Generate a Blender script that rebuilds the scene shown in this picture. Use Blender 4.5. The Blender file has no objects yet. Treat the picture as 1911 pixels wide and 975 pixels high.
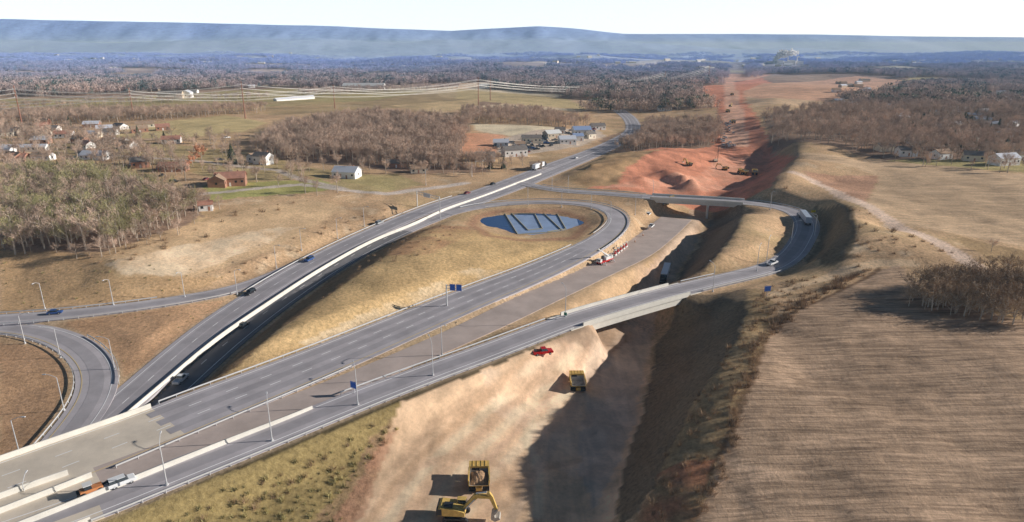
import bpy, math, random, numpy as np
from mathutils import Vector, Matrix
from mathutils.kdtree import KDTree
from mathutils.bvhtree import BVHTree
random.seed(7); np.random.seed(7)
S=bpy.context.scene
# ---------- survey station: drone position, bearings are intersected with the ground to get world coordinates
H=80.0; F=1245.0; CX=955.5; CY=487.5; TH=math.radians(17.9)
cT,sT=math.cos(TH),math.sin(TH)
def ray(u,v):
    b=(v-CY)/F
    return ((u-CX)/F, cT-b*sT, -(sT+b*cT))
def P(u,v,z=0.0):
    d=ray(u,v); t=(H-z)/(-d[2]); return (d[0]*t,d[1]*t,z)
# ---------- materials
def mat(name,col,rough=0.8,metal=0.0,var=0.0,scale=1.0,bump=0.0,rnd=0.0,spec=0.3,far=0.0):
    m=bpy.data.materials.new(name); m.use_nodes=True; nt=m.node_tree; b=nt.nodes['Principled BSDF']
    b.inputs['Roughness'].default_value=rough; b.inputs['Metallic'].default_value=metal
    b.inputs['Specular IOR Level'].default_value=spec
    c=(*col,1)
    b.inputs['Base Color'].default_value=c
    if var>0 or rnd>0:
        geo=nt.nodes.new('ShaderNodeNewGeometry'); n=nt.nodes.new('ShaderNodeTexNoise')
        n.inputs['Scale'].default_value=scale; n.inputs['Detail'].default_value=5; n.inputs['Roughness'].default_value=.65
        nt.links.new(geo.outputs['Position'],n.inputs['Vector'])
        mr=nt.nodes.new('ShaderNodeMapRange'); mr.inputs[1].default_value=.3; mr.inputs[2].default_value=.7
        mr.inputs[3].default_value=1-var; mr.inputs[4].default_value=1+var
        nt.links.new(n.outputs['Fac'],mr.inputs[0])
        last=mr.outputs[0]
        if rnd>0:
            oi=nt.nodes.new('ShaderNodeObjectInfo'); m2=nt.nodes.new('ShaderNodeMapRange')
            m2.inputs[3].default_value=1-rnd; m2.inputs[4].default_value=1+rnd
            nt.links.new(oi.outputs['Random'],m2.inputs[0])
            mu=nt.nodes.new('ShaderNodeMath'); mu.operation='MULTIPLY'
            nt.links.new(last,mu.inputs[0]); nt.links.new(m2.outputs[0],mu.inputs[1]); last=mu.outputs[0]
        vm=nt.nodes.new('ShaderNodeVectorMath'); vm.operation='SCALE'; vm.inputs[0].default_value=col
        nt.links.new(last,vm.inputs['Scale']); res=vm.outputs[0]
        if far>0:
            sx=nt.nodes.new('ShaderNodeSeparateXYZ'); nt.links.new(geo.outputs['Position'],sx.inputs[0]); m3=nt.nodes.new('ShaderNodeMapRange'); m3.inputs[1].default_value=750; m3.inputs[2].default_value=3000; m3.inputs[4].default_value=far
            nt.links.new(sx.outputs['Y'],m3.inputs[0]); mx=nt.nodes.new('ShaderNodeMix'); mx.data_type='RGBA'; nt.links.new(m3.outputs[0],mx.inputs[0]); nt.links.new(res,mx.inputs[6]); mx.inputs[7].default_value=(.36,.50,.92,1); res=mx.outputs[2]  # distance haze painted as a blue tint of the base colour
        nt.links.new(res,b.inputs['Base Color'])
        if bump>0:
            bp=nt.nodes.new('ShaderNodeBump'); bp.inputs['Distance'].default_value=bump
            nt.links.new(n.outputs['Fac'],bp.inputs['Height']); nt.links.new(bp.outputs[0],b.inputs['Normal'])
    return m
def asphalt(name,col):
    m=mat(name,col,.85,var=.16,scale=.12,spec=.3); return m
M_asph=asphalt('asphalt',(.50,.46,.475)); M_asph2=asphalt('asphalt_brown',(.54,.44,.39)); M_deck=asphalt('concrete_deck',(.74,.64,.52)); M_asph3=asphalt('asphalt_shaded',(.22,.21,.22))  # last asphalt is a darkened copy, shade of the southbound cut put into colour
M_conc=mat('concrete',(.78,.74,.66),.8,var=.1,scale=.3); M_white=mat('white_paint',(.8,.79,.76),.5); M_yel=mat('yellow_marking',(.75,.58,.3),.6)
M_line=mat('line_paint',(.92,.91,.9),.6); M_steel=mat('galvanised_steel',(.65,.65,.65),.5,.2); M_dark=mat('dark_metal',(.04,.04,.045),.5)
M_glass=mat('glass',(.03,.04,.05),.1,spec=.6); M_tire=mat('tyre_rubber',(.025,.025,.027),.9); M_cat=mat('machine_yellow',(.70,.47,.14),.55,var=.2,scale=1.2)
M_soil=mat('soil',(.45,.28,.16),1,var=.35,scale=1.2,bump=.4); M_tray=mat('worn_tray_steel',(.50,.46,.41),.6,var=.3,scale=1)
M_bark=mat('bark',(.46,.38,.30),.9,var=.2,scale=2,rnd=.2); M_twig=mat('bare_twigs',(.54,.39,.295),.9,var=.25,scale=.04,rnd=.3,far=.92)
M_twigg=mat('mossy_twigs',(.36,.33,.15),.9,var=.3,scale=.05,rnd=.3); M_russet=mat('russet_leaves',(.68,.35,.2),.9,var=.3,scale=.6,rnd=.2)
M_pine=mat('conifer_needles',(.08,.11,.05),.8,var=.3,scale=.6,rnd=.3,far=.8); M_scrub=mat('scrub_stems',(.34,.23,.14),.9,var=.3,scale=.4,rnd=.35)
M_drygrass=mat('dry_tussock',(.36,.31,.14),.9,var=.35,scale=.25,rnd=.5)
M_rust=mat('weathering_steel',(.36,.17,.11),.7); M_wire=mat('conductor',(.9,.88,.82),.5)
M_brickd=mat('brick',(.42,.22,.15),.9,var=.2,scale=1); M_roofd=mat('shingles_dark',(.24,.21,.19),.9,var=.2,scale=.5); M_roofb=mat('shingles_brown',(.42,.29,.2),.9,var=.2,scale=.5)
M_roofr=mat('shingles_red',(.48,.24,.17),.9,var=.2,scale=.5); M_roofg=mat('metal_roof',(.72,.74,.8),.6); M_roofbl=mat('blue_roof',(.34,.44,.66),.6); M_cream=mat('cream_siding',(.78,.71,.58),.7)
M_sidew=mat('white_siding',(.88,.87,.85),.7); M_tan=mat('tan_siding',(.6,.5,.38),.8)
M_blue=mat('sign_blue',(.03,.12,.5),.4); M_orange=mat('safety_orange',(.65,.26,.1),.5); M_red=mat('red_paint',(.65,.02,.02),.3,spec=.5); M_green=mat('sign_green',(.02,.2,.1),.4)
# ---------- mesh builder
class MB:
    def __init__(s): s.v=[];s.f=[];s.m=[]
    def add(s,vs,fs,mi=0):
        o=len(s.v); s.v+= [tuple(p) for p in vs]; s.f+=[tuple(i+o for i in f) for f in fs]; s.m+=[mi]*len(fs)
    def box(s,c,sz,mi=0,tp=(1,1),rz=0):
        x,y,z=c; a,b,h=sz[0]/2,sz[1]/2,sz[2]/2; vs=[]
        for k,(sx,sy) in ((-1,(1,1)),(1,tp)):
            for i,j in ((-1,-1),(1,-1),(1,1),(-1,1)):
                px,py=i*a*sx,j*b*sy
                vs.append((x+px*math.cos(rz)-py*math.sin(rz),y+px*math.sin(rz)+py*math.cos(rz),z+k*h))
        s.add(vs,[(3,2,1,0),(4,5,6,7),(0,1,5,4),(1,2,6,5),(2,3,7,6),(3,0,4,7)],mi)
    def prism(s,poly,y0,y1,mi=0,inset=0):  # poly in x,z
        n=len(poly); vs=[(p[0],y0,p[1]) for p in poly]+[(p[0],y1,p[1]) for p in poly]
        s.add(vs,[tuple(range(n)),tuple(range(2*n-1,n-1,-1))]+[(i,(i+1)%n+0,(i+1)%n+n,i+n)[::-1] for i in range(n)],mi)
    def cyl(s,p0,p1,r0,r1=None,n=8,mi=0):
        r1=r0 if r1 is None else r1
        p0=Vector(p0);p1=Vector(p1); d=(p1-p0)
        if d.length<1e-6:return
        d.normalize(); a=d.orthogonal().normalized(); b=d.cross(a); vs=[]
        for p,r in ((p0,r0),(p1,r1)):
            for i in range(n):
                t=2*math.pi*i/n; vs.append(p+a*(r*math.cos(t))+b*(r*math.sin(t)))
        s.add(vs,[(i,(i+1)%n,(i+1)%n+n,i+n) for i in range(n)]+[tuple(range(n))[::-1],tuple(range(n,2*n))],mi)
    def mesh(s,name,mats,smooth=False):
        me=bpy.data.meshes.new(name); me.from_pydata(s.v,[],s.f)
        for m in mats: me.materials.append(m)
        me.polygons.foreach_set('material_index',s.m)
        if smooth: me.polygons.foreach_set('use_smooth',[True]*len(s.f))
        me.update(); return me
    def obj(s,name,mats,parent=None,smooth=False):
        return mkobj(name,s.mesh(name,mats,smooth),parent=parent)
def mkobj(name,me,loc=(0,0,0),rz=0,parent=None,sc=1):
    o=bpy.data.objects.new(name,me); S.collection.objects.link(o); o.location=loc; o.rotation_euler=(0,0,rz); o.scale=sc if isinstance(sc,tuple) else (sc,sc,sc)
    if parent: o.parent=parent
    return o
# ---------- noise
def _h(ix,iy,s):
    v=np.sin(ix*127.1+iy*311.7+s*17.3)*43758.5453; return v-np.floor(v)
def vn(x,y,s=0):
    ix=np.floor(x);iy=np.floor(y);fx=x-ix;fy=y-iy;fx=fx*fx*(3-2*fx);fy=fy*fy*(3-2*fy)
    return (_h(ix,iy,s)*(1-fx)+_h(ix+1,iy,s)*fx)*(1-fy)+(_h(ix,iy+1,s)*(1-fx)+_h(ix+1,iy+1,s)*fx)*fy
def fbm(x,y,s=0,o=4):
    r=0;a=.5
    for i in range(o): r=r+a*vn(x,y,s+i); x=x*2.03;y=y*2.03;a*=.5
    return r-0.5*(1-.5**o)
def sst(a,b,x): t=np.clip((x-a)/(b-a),0,1); return t*t*(3-2*t)
def inpoly(poly,x,y):
    r=np.zeros(len(x),bool); n=len(poly)
    for i in range(n):
        x0,y0=poly[i];x1,y1=poly[(i+1)%n]
        if y0==y1: continue
        c=((y0>y)!=(y1>y))&(x<(x1-x0)*(y-y0)/(y1-y0)+x0); r^=c
    return r
# ---------- roads  (u,v,z,width,bridge)
RD={
'highway':[(-60,1000,-6.5,12,0),(49,917,-6.5,12,0),(158,815,-6.5,12,0),(250,735,-6.5,11.5,0),(320,672,-6.3,11.5,0),(405,603,-6,12,0),(487,548,-5,12,0),(580,492,-4,12,0),(690,437,-2.5,12,0),(815,385,-.8,12,0),(890,361,-.2,12,0),(960,336,0,12,0),(1030,309,0,12,0),(1100,284,0,12,0),(1150,262,0,12,0),(1178,243,0,12,0),(1172,222,2,12,0),(1150,205,4,12,0)],
'highway_southbound':[(20,1010,-7.5,11,0),(131,917,-7.5,11,0),(268,778,-7.5,11,0),(340,712,-7.5,11,0),(420,642,-7.2,11,0),(500,580,-6.5,11,0),(590,518,-5.2,11,0),(680,465,-3.8,11,0),(760,427,-2.2,11,0),(830,400,-1.1,10,0),(900,373,-.3,10,0),(960,351,0,10,0),(1030,322,0,11,0),(1100,293,0,11,0),(1155,267,0,11,0),(1185,246,0,11,0),(1180,223,2,11,0),(1158,205,4,11,0)],
'elevated_highway':[(-90,940,0,20,1),(0,907,0,20,1),(100,870,0,20,1),(200,832,0,19.5,1),(290,798,0,19,1),(330,780,0,19,0),(400,753,0,19,0),(570,686,0,18.5,0),(700,632,0,18,0),(870,560,0,17,0),(1000,508,0,15.5,0),(1070,476,0,14,0),(1115,452,0,12.5,0),(1145,430,0,11,0),(1156,411,0,10,0),(1145,395,0,10,0),(1115,384,0,10,0),(1060,378,0,9.5,0),(1000,377,0,9,0),(930,381,-.2,9,0),(870,390,-.6,8,0),(835,400,-1,7,0)],
'unfinished_carriageway':[(-60,985,0,12,1),(40,948,0,12,1),(150,906,0,11.5,1),(200,889,0,11,0),(400,813,0,10,0),(550,757,0,10,0),(700,694,-.1,9.5,0),(830,639,-.3,10.5,0),(930,593,-.8,12,0),(1000,558,-1.4,13.5,0),(1100,510,-2.4,15,0),(1180,472,-3.6,16,0),(1225,440,-5,16,0),(1262,408,-6.5,16,0)],
'flyover_ramp':[(-20,1010,0,11,1),(60,984,0,11,1),(150,950,0,11,1),(200,932,0,11,0),(300,893,0,10.5,0),(500,815,.1,10,0),(660,750,.4,10,0),(800,697,.7,10,0),(900,661,1,10,0),(1000,623,1.2,10,0),(1050,604,1.3,10,0),(1064,599,1.3,10,1),(1160,571,1.4,10,1),(1270,541,1.4,10,1),(1290,536,1.4,10,0),(1390,513,1.2,10,0),(1440,500,1,10,0),(1474,480,.8,10,0),(1496,450,.5,10,0),(1506,422,.5,10.5,0),(1494,401,.8,10.5,0),(1460,387,1,10,0),(1412,380,1,10,0),(1390,378,1,10,1),(1330,374,1,10,1),(1250,370,1,10,1),(1215,368,1,10,1),(1200,367,1,10,0),(1130,361,.8,10,0),(1060,357,.5,10,0),(1010,350,.3,9,0),(970,341,.1,8,0)],
'exit_ramp':[(-150,606,-4.5,9.5,0),(-60,600,-4.5,9.5,0),(0,597,-4.5,9.5,0),(100,590,-4.5,9.5,0),(250,573,-4.6,9.5,0),(350,558,-4.8,9.5,0),(430,543,-5,9,0),(490,523,-5,8,0),(560,490,-4.3,6,0)],
'loop_ramp':[(20,925,-6.5,9,0),(98,845,-6.5,9.5,0),(145,790,-6.5,10,0),(176,745,-6.4,10,0),(184,702,-6.2,10,0),(165,664,-6,10,0),(120,634,-5.6,10,0),(60,617,-5.2,9.5,0),(-20,610,-4.9,9,0),(-150,618,-4.8,9,0)],
}
def spline(c,step=2.0,sm=6):
    c=np.array(c,float); n=len(c); c=np.vstack([2*c[0]-c[1],c,2*c[-1]-c[-2]]); out=[]
    for i in range(1,n):
        p0,p1,p2,p3=c[i-1],c[i],c[i+1],c[i+2]
        d=[max(np.linalg.norm((b-a)[:2])**.5,1e-3) for a,b in((p0,p1),(p1,p2),(p2,p3))]
        t1=d[0];t2=t1+d[1];t3=t2+d[2]
        for t in np.linspace(t1,t2,24,endpoint=False):
            A1=(t1-t)/t1*p0+t/t1*p1;A2=(t2-t)/(t2-t1)*p1+(t-t1)/(t2-t1)*p2;A3=(t3-t)/(t3-t2)*p2+(t-t2)/(t3-t2)*p3
            B1=(t2-t)/t2*A1+t/t2*A2;B2=(t3-t)/(t3-t1)*A2+(t-t1)/(t3-t1)*A3
            out.append((t2-t)/(t2-t1)*B1+(t-t1)/(t2-t1)*B2)
    out.append(c[-2]); o=np.array(out)
    L=np.r_[0,np.cumsum(np.linalg.norm(np.diff(o[:,:2],axis=0),axis=1))]; N=max(int(L[-1]/step),2); q=np.linspace(0,L[-1],N)
    r=np.stack([np.interp(q,L,o[:,k]) for k in range(o.shape[1])],1)
    for _ in range(sm*4): r[1:-1,:3]=.25*r[:-2,:3]+.5*r[1:-1,:3]+.25*r[2:,:3]
    return r
RP={}
for k,(n,l) in enumerate(RD.items()):
    r=spline([(*P(u,v,z),w,b) for u,v,z,w,b in l]); r[:,4]=(r[:,4]>.5); r[:,2]+=.012*k; RP[n]=r
def pxline(l,step=8): return spline([(*P(u,v,z),0,0) for u,v,z in l],step,1)[:,:3]
LF=[
[(1165,1000,-6),(1190,955,-4),(1240,870,.5),(1300,745,5),(1345,682,7),(1388,615,7.5),(1398,560,6.5)],
[(1120,1010,-9),(1140,950,-9),(1165,870,-9.5),(1200,780,-10),(1222,720,-10),(1228,660,-10),(1235,610,-9.5)],
[(1300,522,3),(1335,478,5),(1372,432,5),(1388,400,3.5)],
[(1245,545,-9.5),(1275,505,-9.5),(1308,455,-9),(1330,420,-8.5),(1338,385,-7.5)],
[(1175,560,-9.3),(1213,505,-9.2),(1255,450,-8.5),(1285,410,-7.5)],
[(1560,520,5),(1588,470,10.5),(1594,430,12.5),(1585,395,11.5),(1550,375,7)],
[(345,748,-.6),(430,700,1.6),(490,650,3),(560,592,3.6),(640,533,4.2),(720,478,4.4),(790,436,3.2),(840,415,.5)],
[(1488,296,11),(1474,318,11),(1450,345,9),(1425,362,5)],
[(1445,292,-1),(1425,318,-3),(1395,345,-4.5),(1370,358,-5)],
[(1075,325,3),(1150,305,6),(1215,290,7),(1300,285,6)],
[(1130,345,1.5),(1200,350,1),(1300,352,-4),(1350,345,-4.5)],
[(1240,318,4),(1290,326,4.5),(1290,334,4)],[(1215,322,1),(1235,345,0),(1280,350,-3)],
[(1420,155,14),(1450,200,12),(1470,250,10),(1490,285,10)],
]
CP=[(560,850,-3),(480,930,-4.5),(380,960,-4),(300,975,-3.5),(650,880,-6),(600,960,-7),(700,960,-7.5),(720,800,-4),(760,850,-6.5),(850,750,-5),(800,760,-4),(950,690,-5.5),(1040,650,-7),(1070,635,-7),(1110,620,-8),(900,850,-8),(1000,780,-9),(1000,900,-9),(850,960,-8.5),(1080,900,-9),(1120,700,-9.5),(1100,800,-9.5),(1160,650,-10),(1190,590,-10),(900,700,-3.5),(1010,640,-4),
(1300,985,-1),(1400,975,0),(1500,900,2),(1911,975,0),(1500,700,6),(1900,700,8),(1700,800,5),(1600,540,8),(1450,620,6.5),(1700,620,8),(1480,530,5),(1530,510,5),(1640,495,8),(1900,520,8),(1420,560,5.5),(2100,800,4),(2100,600,8),(1350,900,1),
(1060,570,-1.5),(1120,548,-3),(1170,512,-4),(1200,485,-4.5),(1000,590,-.5),
(1430,430,2.8),(1420,470,2.5),(1400,400,2.5),(1455,430,1.5),(1370,500,2),(1440,395,1.8),(1540,430,1.5),(1535,465,1.5),(1525,395,1.5),
(1650,430,8),(1700,400,8),(1620,330,6),(1560,340,5),(1800,400,8),(1900,350,8),(1900,450,8),(1520,300,7),(1600,300,5),(1520,345,6),
(870,470,3.5),(750,530,4),(620,620,2.5),(800,500,4.5),(900,450,2.5),(1000,460,1),(700,580,3),(900,500,2),(500,680,1.6),(950,465,2),
(400,440,3.5),(300,480,2.5),(220,490,3),(150,530,-2),(50,500,0),(450,400,5),(600,400,2),(250,440,5),(560,380,4),(500,490,-1),(60,545,-3.5),(100,470,4),(380,500,-1),(450,500,-2),(560,440,1),(640,420,0),(720,385,1),(0,440,5),(-100,500,0),
(300,610,-4.5),(200,640,-5.5),(250,660,-6),(230,700,-6.3),(150,610,-5),
(60,700,-6),(30,780,-6.5),(0,850,-7),(-100,700,-6),(90,740,-6.2),
(985,420,-3.4),(930,420,-3.4),(1040,420,-3.4),(985,405,-3.3),(985,436,-3.3),(1075,420,-3.2),(985,391,-.8),(868,418,-.3),(985,455,0),(1108,425,-.4),(900,400,-1.3),(1070,397,-1.3),
(1200,330,4),(1250,330,3),(1350,320,-2),(1390,330,-4),(1400,310,-3),(1420,285,-1),(1340,290,0),(1370,250,1),(1370,200,2),(1320,310,-1),
(1080,340,1),(1050,330,.5),
(800,330,1),(700,340,2),(600,340,3),(500,340,4),(400,350,5),(300,340,6),(200,320,7),(50,300,8),(0,250,10),(300,240,10),(400,235,12),(600,260,7),(700,230,8),(850,260,4),(1000,240,8),(1000,280,1),(1200,255,3),(1300,250,3),(1500,250,6),(1700,250,4),(1900,270,4),(1500,200,7),(1200,200,5),(900,200,9),(650,195,9),(350,190,12),(50,195,12),(1800,190,4),(1550,165,18),(1370,160,6),(1100,180,8),(-300,250,8),(-200,400,6),(2200,300,6),(2200,400,8)]
pts=[P(*c) for c in CP]
for l in LF: pts+= [tuple(p) for p in pxline(l)]
for n,r in RP.items():
    for i in range(0,len(r),6):
        if r[i,4]==0: pts.append((r[i,0],r[i,1],r[i,2]-.3))
kd=[];
for p in pts:
    if all((p[0]-q[0])**2+(p[1]-q[1])**2>9 for q in kd): kd.append(p)
C=np.array(kd); N=len(C)
D=np.linalg.norm(C[:,None,:2]-C[None,:,:2],axis=2); A=np.zeros((N+1,N+1)); A[:N,:N]=-D+np.eye(N)*.4; A[:N,N]=1;A[N,:N]=1
W=np.linalg.solve(A,np.r_[C[:,2],0])
def rbf(x,y):
    out=np.empty(len(x))
    for i in range(0,len(x),8000):
        d=np.sqrt((x[i:i+8000,None]-C[None,:,0])**2+(y[i:i+8000,None]-C[None,:,1])**2); out[i:i+8000]=-d@W[:N]+W[N]
    return out
def road_e(x,y):
    E=[];Z=[]
    for n,r in RP.items():
        g=r[r[:,4]==0]; gx=g[:,0].astype(np.float32); gy=g[:,1].astype(np.float32); e=np.empty(len(x));z=np.empty(len(x))
        for i in range(0,len(x),20000):
            d=(x[i:i+20000,None].astype(np.float32)-gx)**2+(y[i:i+20000,None].astype(np.float32)-gy)**2
            j=d.argmin(1); e[i:i+20000]=np.sqrt(d[np.arange(len(j)),j])-g[j,3]/2; z[i:i+20000]=g[j,2]
        E.append(e);Z.append(z)
    return np.array(E),np.array(Z)
UT=[-600,0,300,600,850,940,1000,1080,1150,1500,1700,1850,1911,2500]; VT=[46,40,46,52,62,56,53,58,64,67,70,71,80,76]
U1=[-600,0,250,500,750,1000,1200,1350,1911,2500]; V1=[70,74,78,72,80,74,82,90,98,90]
ys=[40.0]
while ys[-1]<700: ys.append(ys[-1]*1.0052+.04)
while ys[-1]<1500: ys.append(ys[-1]*1.0065)
while ys[-1]<26000: ys.append(ys[-1]*1.0115)
ys=np.array(ys); ss=np.linspace(-1.2,1.2,460); nr,nc=len(ys),len(ss)
YY=np.repeat(ys,nc); XX=np.tile(ss,nr)*(YY+40)
ZZ=np.zeros(len(YY)); near=YY<2600
ZZ[near]=rbf(XX[near],YY[near]); ZZ[~near]=6
w=sst(1300,2600,YY); ZZ=ZZ*(1-w)+6*w
cor=1-.8*np.exp(-((XX-.325*YY)/120)**2)*(YY<2500)
ZZ+= fbm(XX/420,YY/420,3)*2*34*sst(800,2600,YY)*cor + fbm(XX/1400,YY/1200,8,3)*2*44*sst(1600,4500,YY)
uu=955+XX/YY*1245/1.02
R2=80+(85-np.interp(uu,UT,VT))*10.6; R1=80+(85-np.interp(uu,U1,V1))*7.2
ZZ-= 25*sst(4000,6500,YY)
rg=np.exp(-np.maximum(np.abs(YY-13200)-100,0)**2/1500**2); rg[YY>13200]=1
spur=fbm(XX/900,YY/3000,25,4)
ZZ=ZZ*(1-rg)+(R2+fbm(XX/2200,YY/2200,5)*50)*rg+spur*170*rg*(1-rg)*4*.6
rough=fbm(XX/900,YY/2500,21,5)
q=np.exp(-((YY-8600)/900)**2); ZZ=np.maximum(ZZ,ZZ*(1-q)+(R1+rough*120)*q)
ZZ+= rough*150*np.exp(-((YY-11300)/1100)**2)
m9=YY<1100
e,z=road_e(XX[m9],YY[m9]); ec=np.maximum(e,0.02)+.05; wt=ec**-3; zr=(z*wt).sum(0)/wt.sum(0); em=e.min(0)
redp=np.array([P(u,v,0)[:2] for u,v in [(1100,350),(1075,340),(1130,300),(1200,282),(1330,275),(1345,200),(1335,160),(1380,160),(1400,200),(1440,285),(1480,296),(1440,350),(1400,368),(1200,362)]])
redm=inpoly(redp,XX[m9],YY[m9])
x9,y9=XX[m9],YY[m9]
t=sst(1.2,9,em); mic=fbm(x9/14,y9/14,11,4)*1.3+fbm(x9/3,y9/3,12,3)*.3+redm*(np.maximum(fbm(x9/13,y9/20,15,3),.02)*5+fbm(x9/5,y9/5,16,2)*.8)
zb=ZZ[m9]+mic*sst(2,14,em); ZZ[m9]=(zr-.13)*(1-t)+zb*t
EM=np.full(len(YY),999.0); EM[m9]=em
verts=np.stack([XX,YY,ZZ],1)
i=np.arange(nr-1)[:,None]*nc+np.arange(nc-1)[None,:]; i=i.ravel()
faces=np.stack([i,i+1,i+nc+1,i+nc],1)
me=bpy.data.meshes.new('ground'); me.vertices.add(len(verts)); me.vertices.foreach_set('co',verts.ravel().astype(np.float32))
me.loops.add(len(faces)*4); me.loops.foreach_set('vertex_index',faces.ravel().astype(np.int32)); me.polygons.add(len(faces))
me.polygons.foreach_set('loop_start',np.arange(0,len(faces)*4,4,dtype=np.int32)); me.polygons.foreach_set('use_smooth',np.ones(len(faces),bool)); me.update(calc_edges=True); me.validate()
sel=np.where(YY[faces[:,0]]<9000)[0]
BVH=BVHTree.FromPolygons([Vector(v) for v in verts.tolist()],faces[sel].tolist())
def G(u,v):
    d=Vector(ray(u,v)).normalized(); h=BVH.ray_cast(Vector((0,0,H)),d,12000)
    return tuple(h[0]) if h[0] else P(u,v,0)
def gz(x,y):
    h=BVH.ray_cast(Vector((x,y,900)),Vector((0,0,-1)),2000); return h[0].z if h[0] else 0
def wpoly(px): return np.array([G(u,v)[:2] for u,v in px])
def dline(pl,x,y):
    d=np.full(len(x),1e9)
    for i in range(len(pl)-1):
        a=pl[i];b=pl[i+1];ab=b-a; t=np.clip(((x-a[0])*ab[0]+(y-a[1])*ab[1])/(ab@ab+1e-9),0,1)
        d=np.minimum(d,np.hypot(x-a[0]-t*ab[0],y-a[1]-t*ab[1]))
    return d
# ---------- ground colours
tan_=(.36,.26,.165); olive=(.28,.22,.125); green=(.27,.24,.12); sand=(.48,.36,.25); redd=(.45,.205,.135); fbrown=(.27,.20,.145); ftan=(.39,.295,.20); scrubc=(.21,.145,.095); woodc=(.20,.145,.11); darkv=(.05,.042,.025); pale=(.50,.43,.32); grey=(.38,.33,.28)
COL=np.tile(np.array(tan_),(len(YY),1)); ROW=np.zeros(len(YY)); TRK=np.zeros(len(YY))
nz=fbm(XX/25,YY/25,31)*2; nz2=fbm(XX/7,YY/7,33)*2
def mixc(mask,c):
    mask=np.asarray(mask,float)[:,None]; COL[:]=COL*(1-mask)+np.array(c)*mask
mixc(sst(-.1,.6,nz+nz2*.4)*.6,olive); mixc(sst(.1,.6,-nz+nz2*.3)*.5,scrubc); mixc(sst(.25,.6,nz2-nz*.3)*.4,pale)
fx=[];ft=[]
yy=780.0
while yy<9000:
    st=90+yy*.045; xx=-1.4*yy
    while xx<1.4*yy:
        fx.append((xx+random.uniform(-.4,.4)*st,yy+random.uniform(-.4,.4)*st)); ft.append(random.choices('WTGBP',(52,19,7,14,8))[0]); xx+=st*1.5
    yy+=st
K=KDTree(len(fx)); [K.insert((a,b,0),i) for i,(a,b) in enumerate(fx)]; K.balance()
def cell(x,y): return ft[K.find((x,y,0))[1]]
CM={'W':woodc,'T':ftan,'G':green,'B':fbrown,'P':pale}
wx=XX+fbm(XX/200,YY/200,41)*100; wy=YY+fbm(XX/200,YY/200,42)*100
for k in np.where((YY>830)&(YY<9500))[0]: COL[k]=CM[cell(wx[k],wy[k])]
mixc(YY>=9000,(.15,.13,.13))
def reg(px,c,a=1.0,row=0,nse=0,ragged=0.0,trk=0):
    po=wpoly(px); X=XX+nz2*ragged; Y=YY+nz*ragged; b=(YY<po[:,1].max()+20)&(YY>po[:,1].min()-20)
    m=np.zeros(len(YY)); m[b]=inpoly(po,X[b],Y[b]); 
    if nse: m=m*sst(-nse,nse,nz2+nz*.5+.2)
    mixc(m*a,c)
    if row: ROW[m>.5]=row
    if trk: TRK[m>.5]=trk
reg([(0,195),(280,180),(520,165),(850,170),(870,190),(700,205),(500,215),(480,205),(0,215)],olive,.8)
reg([(0,185),(200,183),(520,165),(800,170),(700,188),(500,200),(0,205)],green,.8,ragged=4)
reg([(0,214),(240,205),(500,190),(700,190),(500,212),(200,226),(0,232)],(.34,.25,.15),.7,ragged=6,nse=.6)
reg([(240,235),(420,215),(500,230),(460,245),(330,258),(200,258)],(.37,.31,.17),1,ragged=4)
reg([(850,165),(1060,185),(1095,205),(960,195),(850,185)],(.36,.30,.17))
reg([(730,197),(900,185),(890,200),(800,212)],(.38,.30,.18))
reg([(300,105),(450,104),(450,112),(300,112)],ftan)
reg([(1330,160),(1600,142),(1680,150),(1690,170),(1540,190),(1420,185),(1380,178)],(.42,.27,.19))
reg([(0,320),(150,320),(380,370),(380,400),(330,432),(190,470),(100,478),(0,470)],woodc,1,ragged=4)
reg([(470,285),(540,235),(700,215),(880,235),(870,262),(860,300),(930,322),(760,325),(640,308),(520,300)],woodc,1,ragged=4)
reg([(1120,262),(1200,225),(1345,225),(1335,275),(1180,290),(1140,285)],woodc,1,ragged=4)
reg([(1420,215),(1700,185),(1950,200),(1950,310),(1650,300),(1440,285)],woodc,1,ragged=5)
reg([(1640,300),(1950,300),(1950,326),(1650,303)],green)
reg([(240,262),(500,290),(560,310),(740,335),(740,355),(560,330),(480,350),(250,300),(100,290),(0,265)],(.29,.24,.13),.9,ragged=3)
reg([(380,345),(600,335),(640,352),(560,362),(450,368),(390,380)],(.24,.25,.095),.9,ragged=3)
reg([(620,330),(740,325),(790,345),(700,360),(620,352)],green,.7,ragged=3)
reg([(880,232),(1055,240),(1060,248),(1000,262),(890,245)],(.55,.44,.33))
reg([(850,248),(930,250),(960,262),(930,285),(870,290),(850,270)],(.46,.26,.17),1,ragged=3)
reg([(920,262),(1110,238),(1130,255),(1080,275),(960,292),(930,285)],grey)
reg([(200,480),(280,440),(560,370),(640,385),(560,440),(480,480),(330,520),(230,510)],(.42,.315,.20),.8,ragged=3,trk=.3)
reg([(200,490),(300,465),(470,430),(560,425),(470,470),(330,515),(230,505)],(.55,.46,.35),.65,nse=.5,ragged=3,trk=.5)
reg([(0,470),(180,480),(220,515),(420,520),(300,560),(0,580)],(.35,.245,.14),.8,ragged=2)
reg([(120,605),(420,560),(270,680),(225,705),(215,660)],(.34,.22,.135),.8,ragged=1)
reg([(0,640),(100,650),(130,700),(100,780),(40,850),(0,860)],(.31,.20,.125),.8)
reg([(345,745),(560,590),(790,432),(900,430),(1090,455),(980,492),(620,630),(380,735)],(.40,.295,.155),.85,ragged=1)
reg([(730,430),(880,425),(880,440),(800,475),(720,480)],(.31,.18,.11),.7,nse=.5,ragged=2)
reg([(560,640),(880,500),(940,505),(900,530),(760,580),(600,650)],pale,.55,nse=.4)
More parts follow.
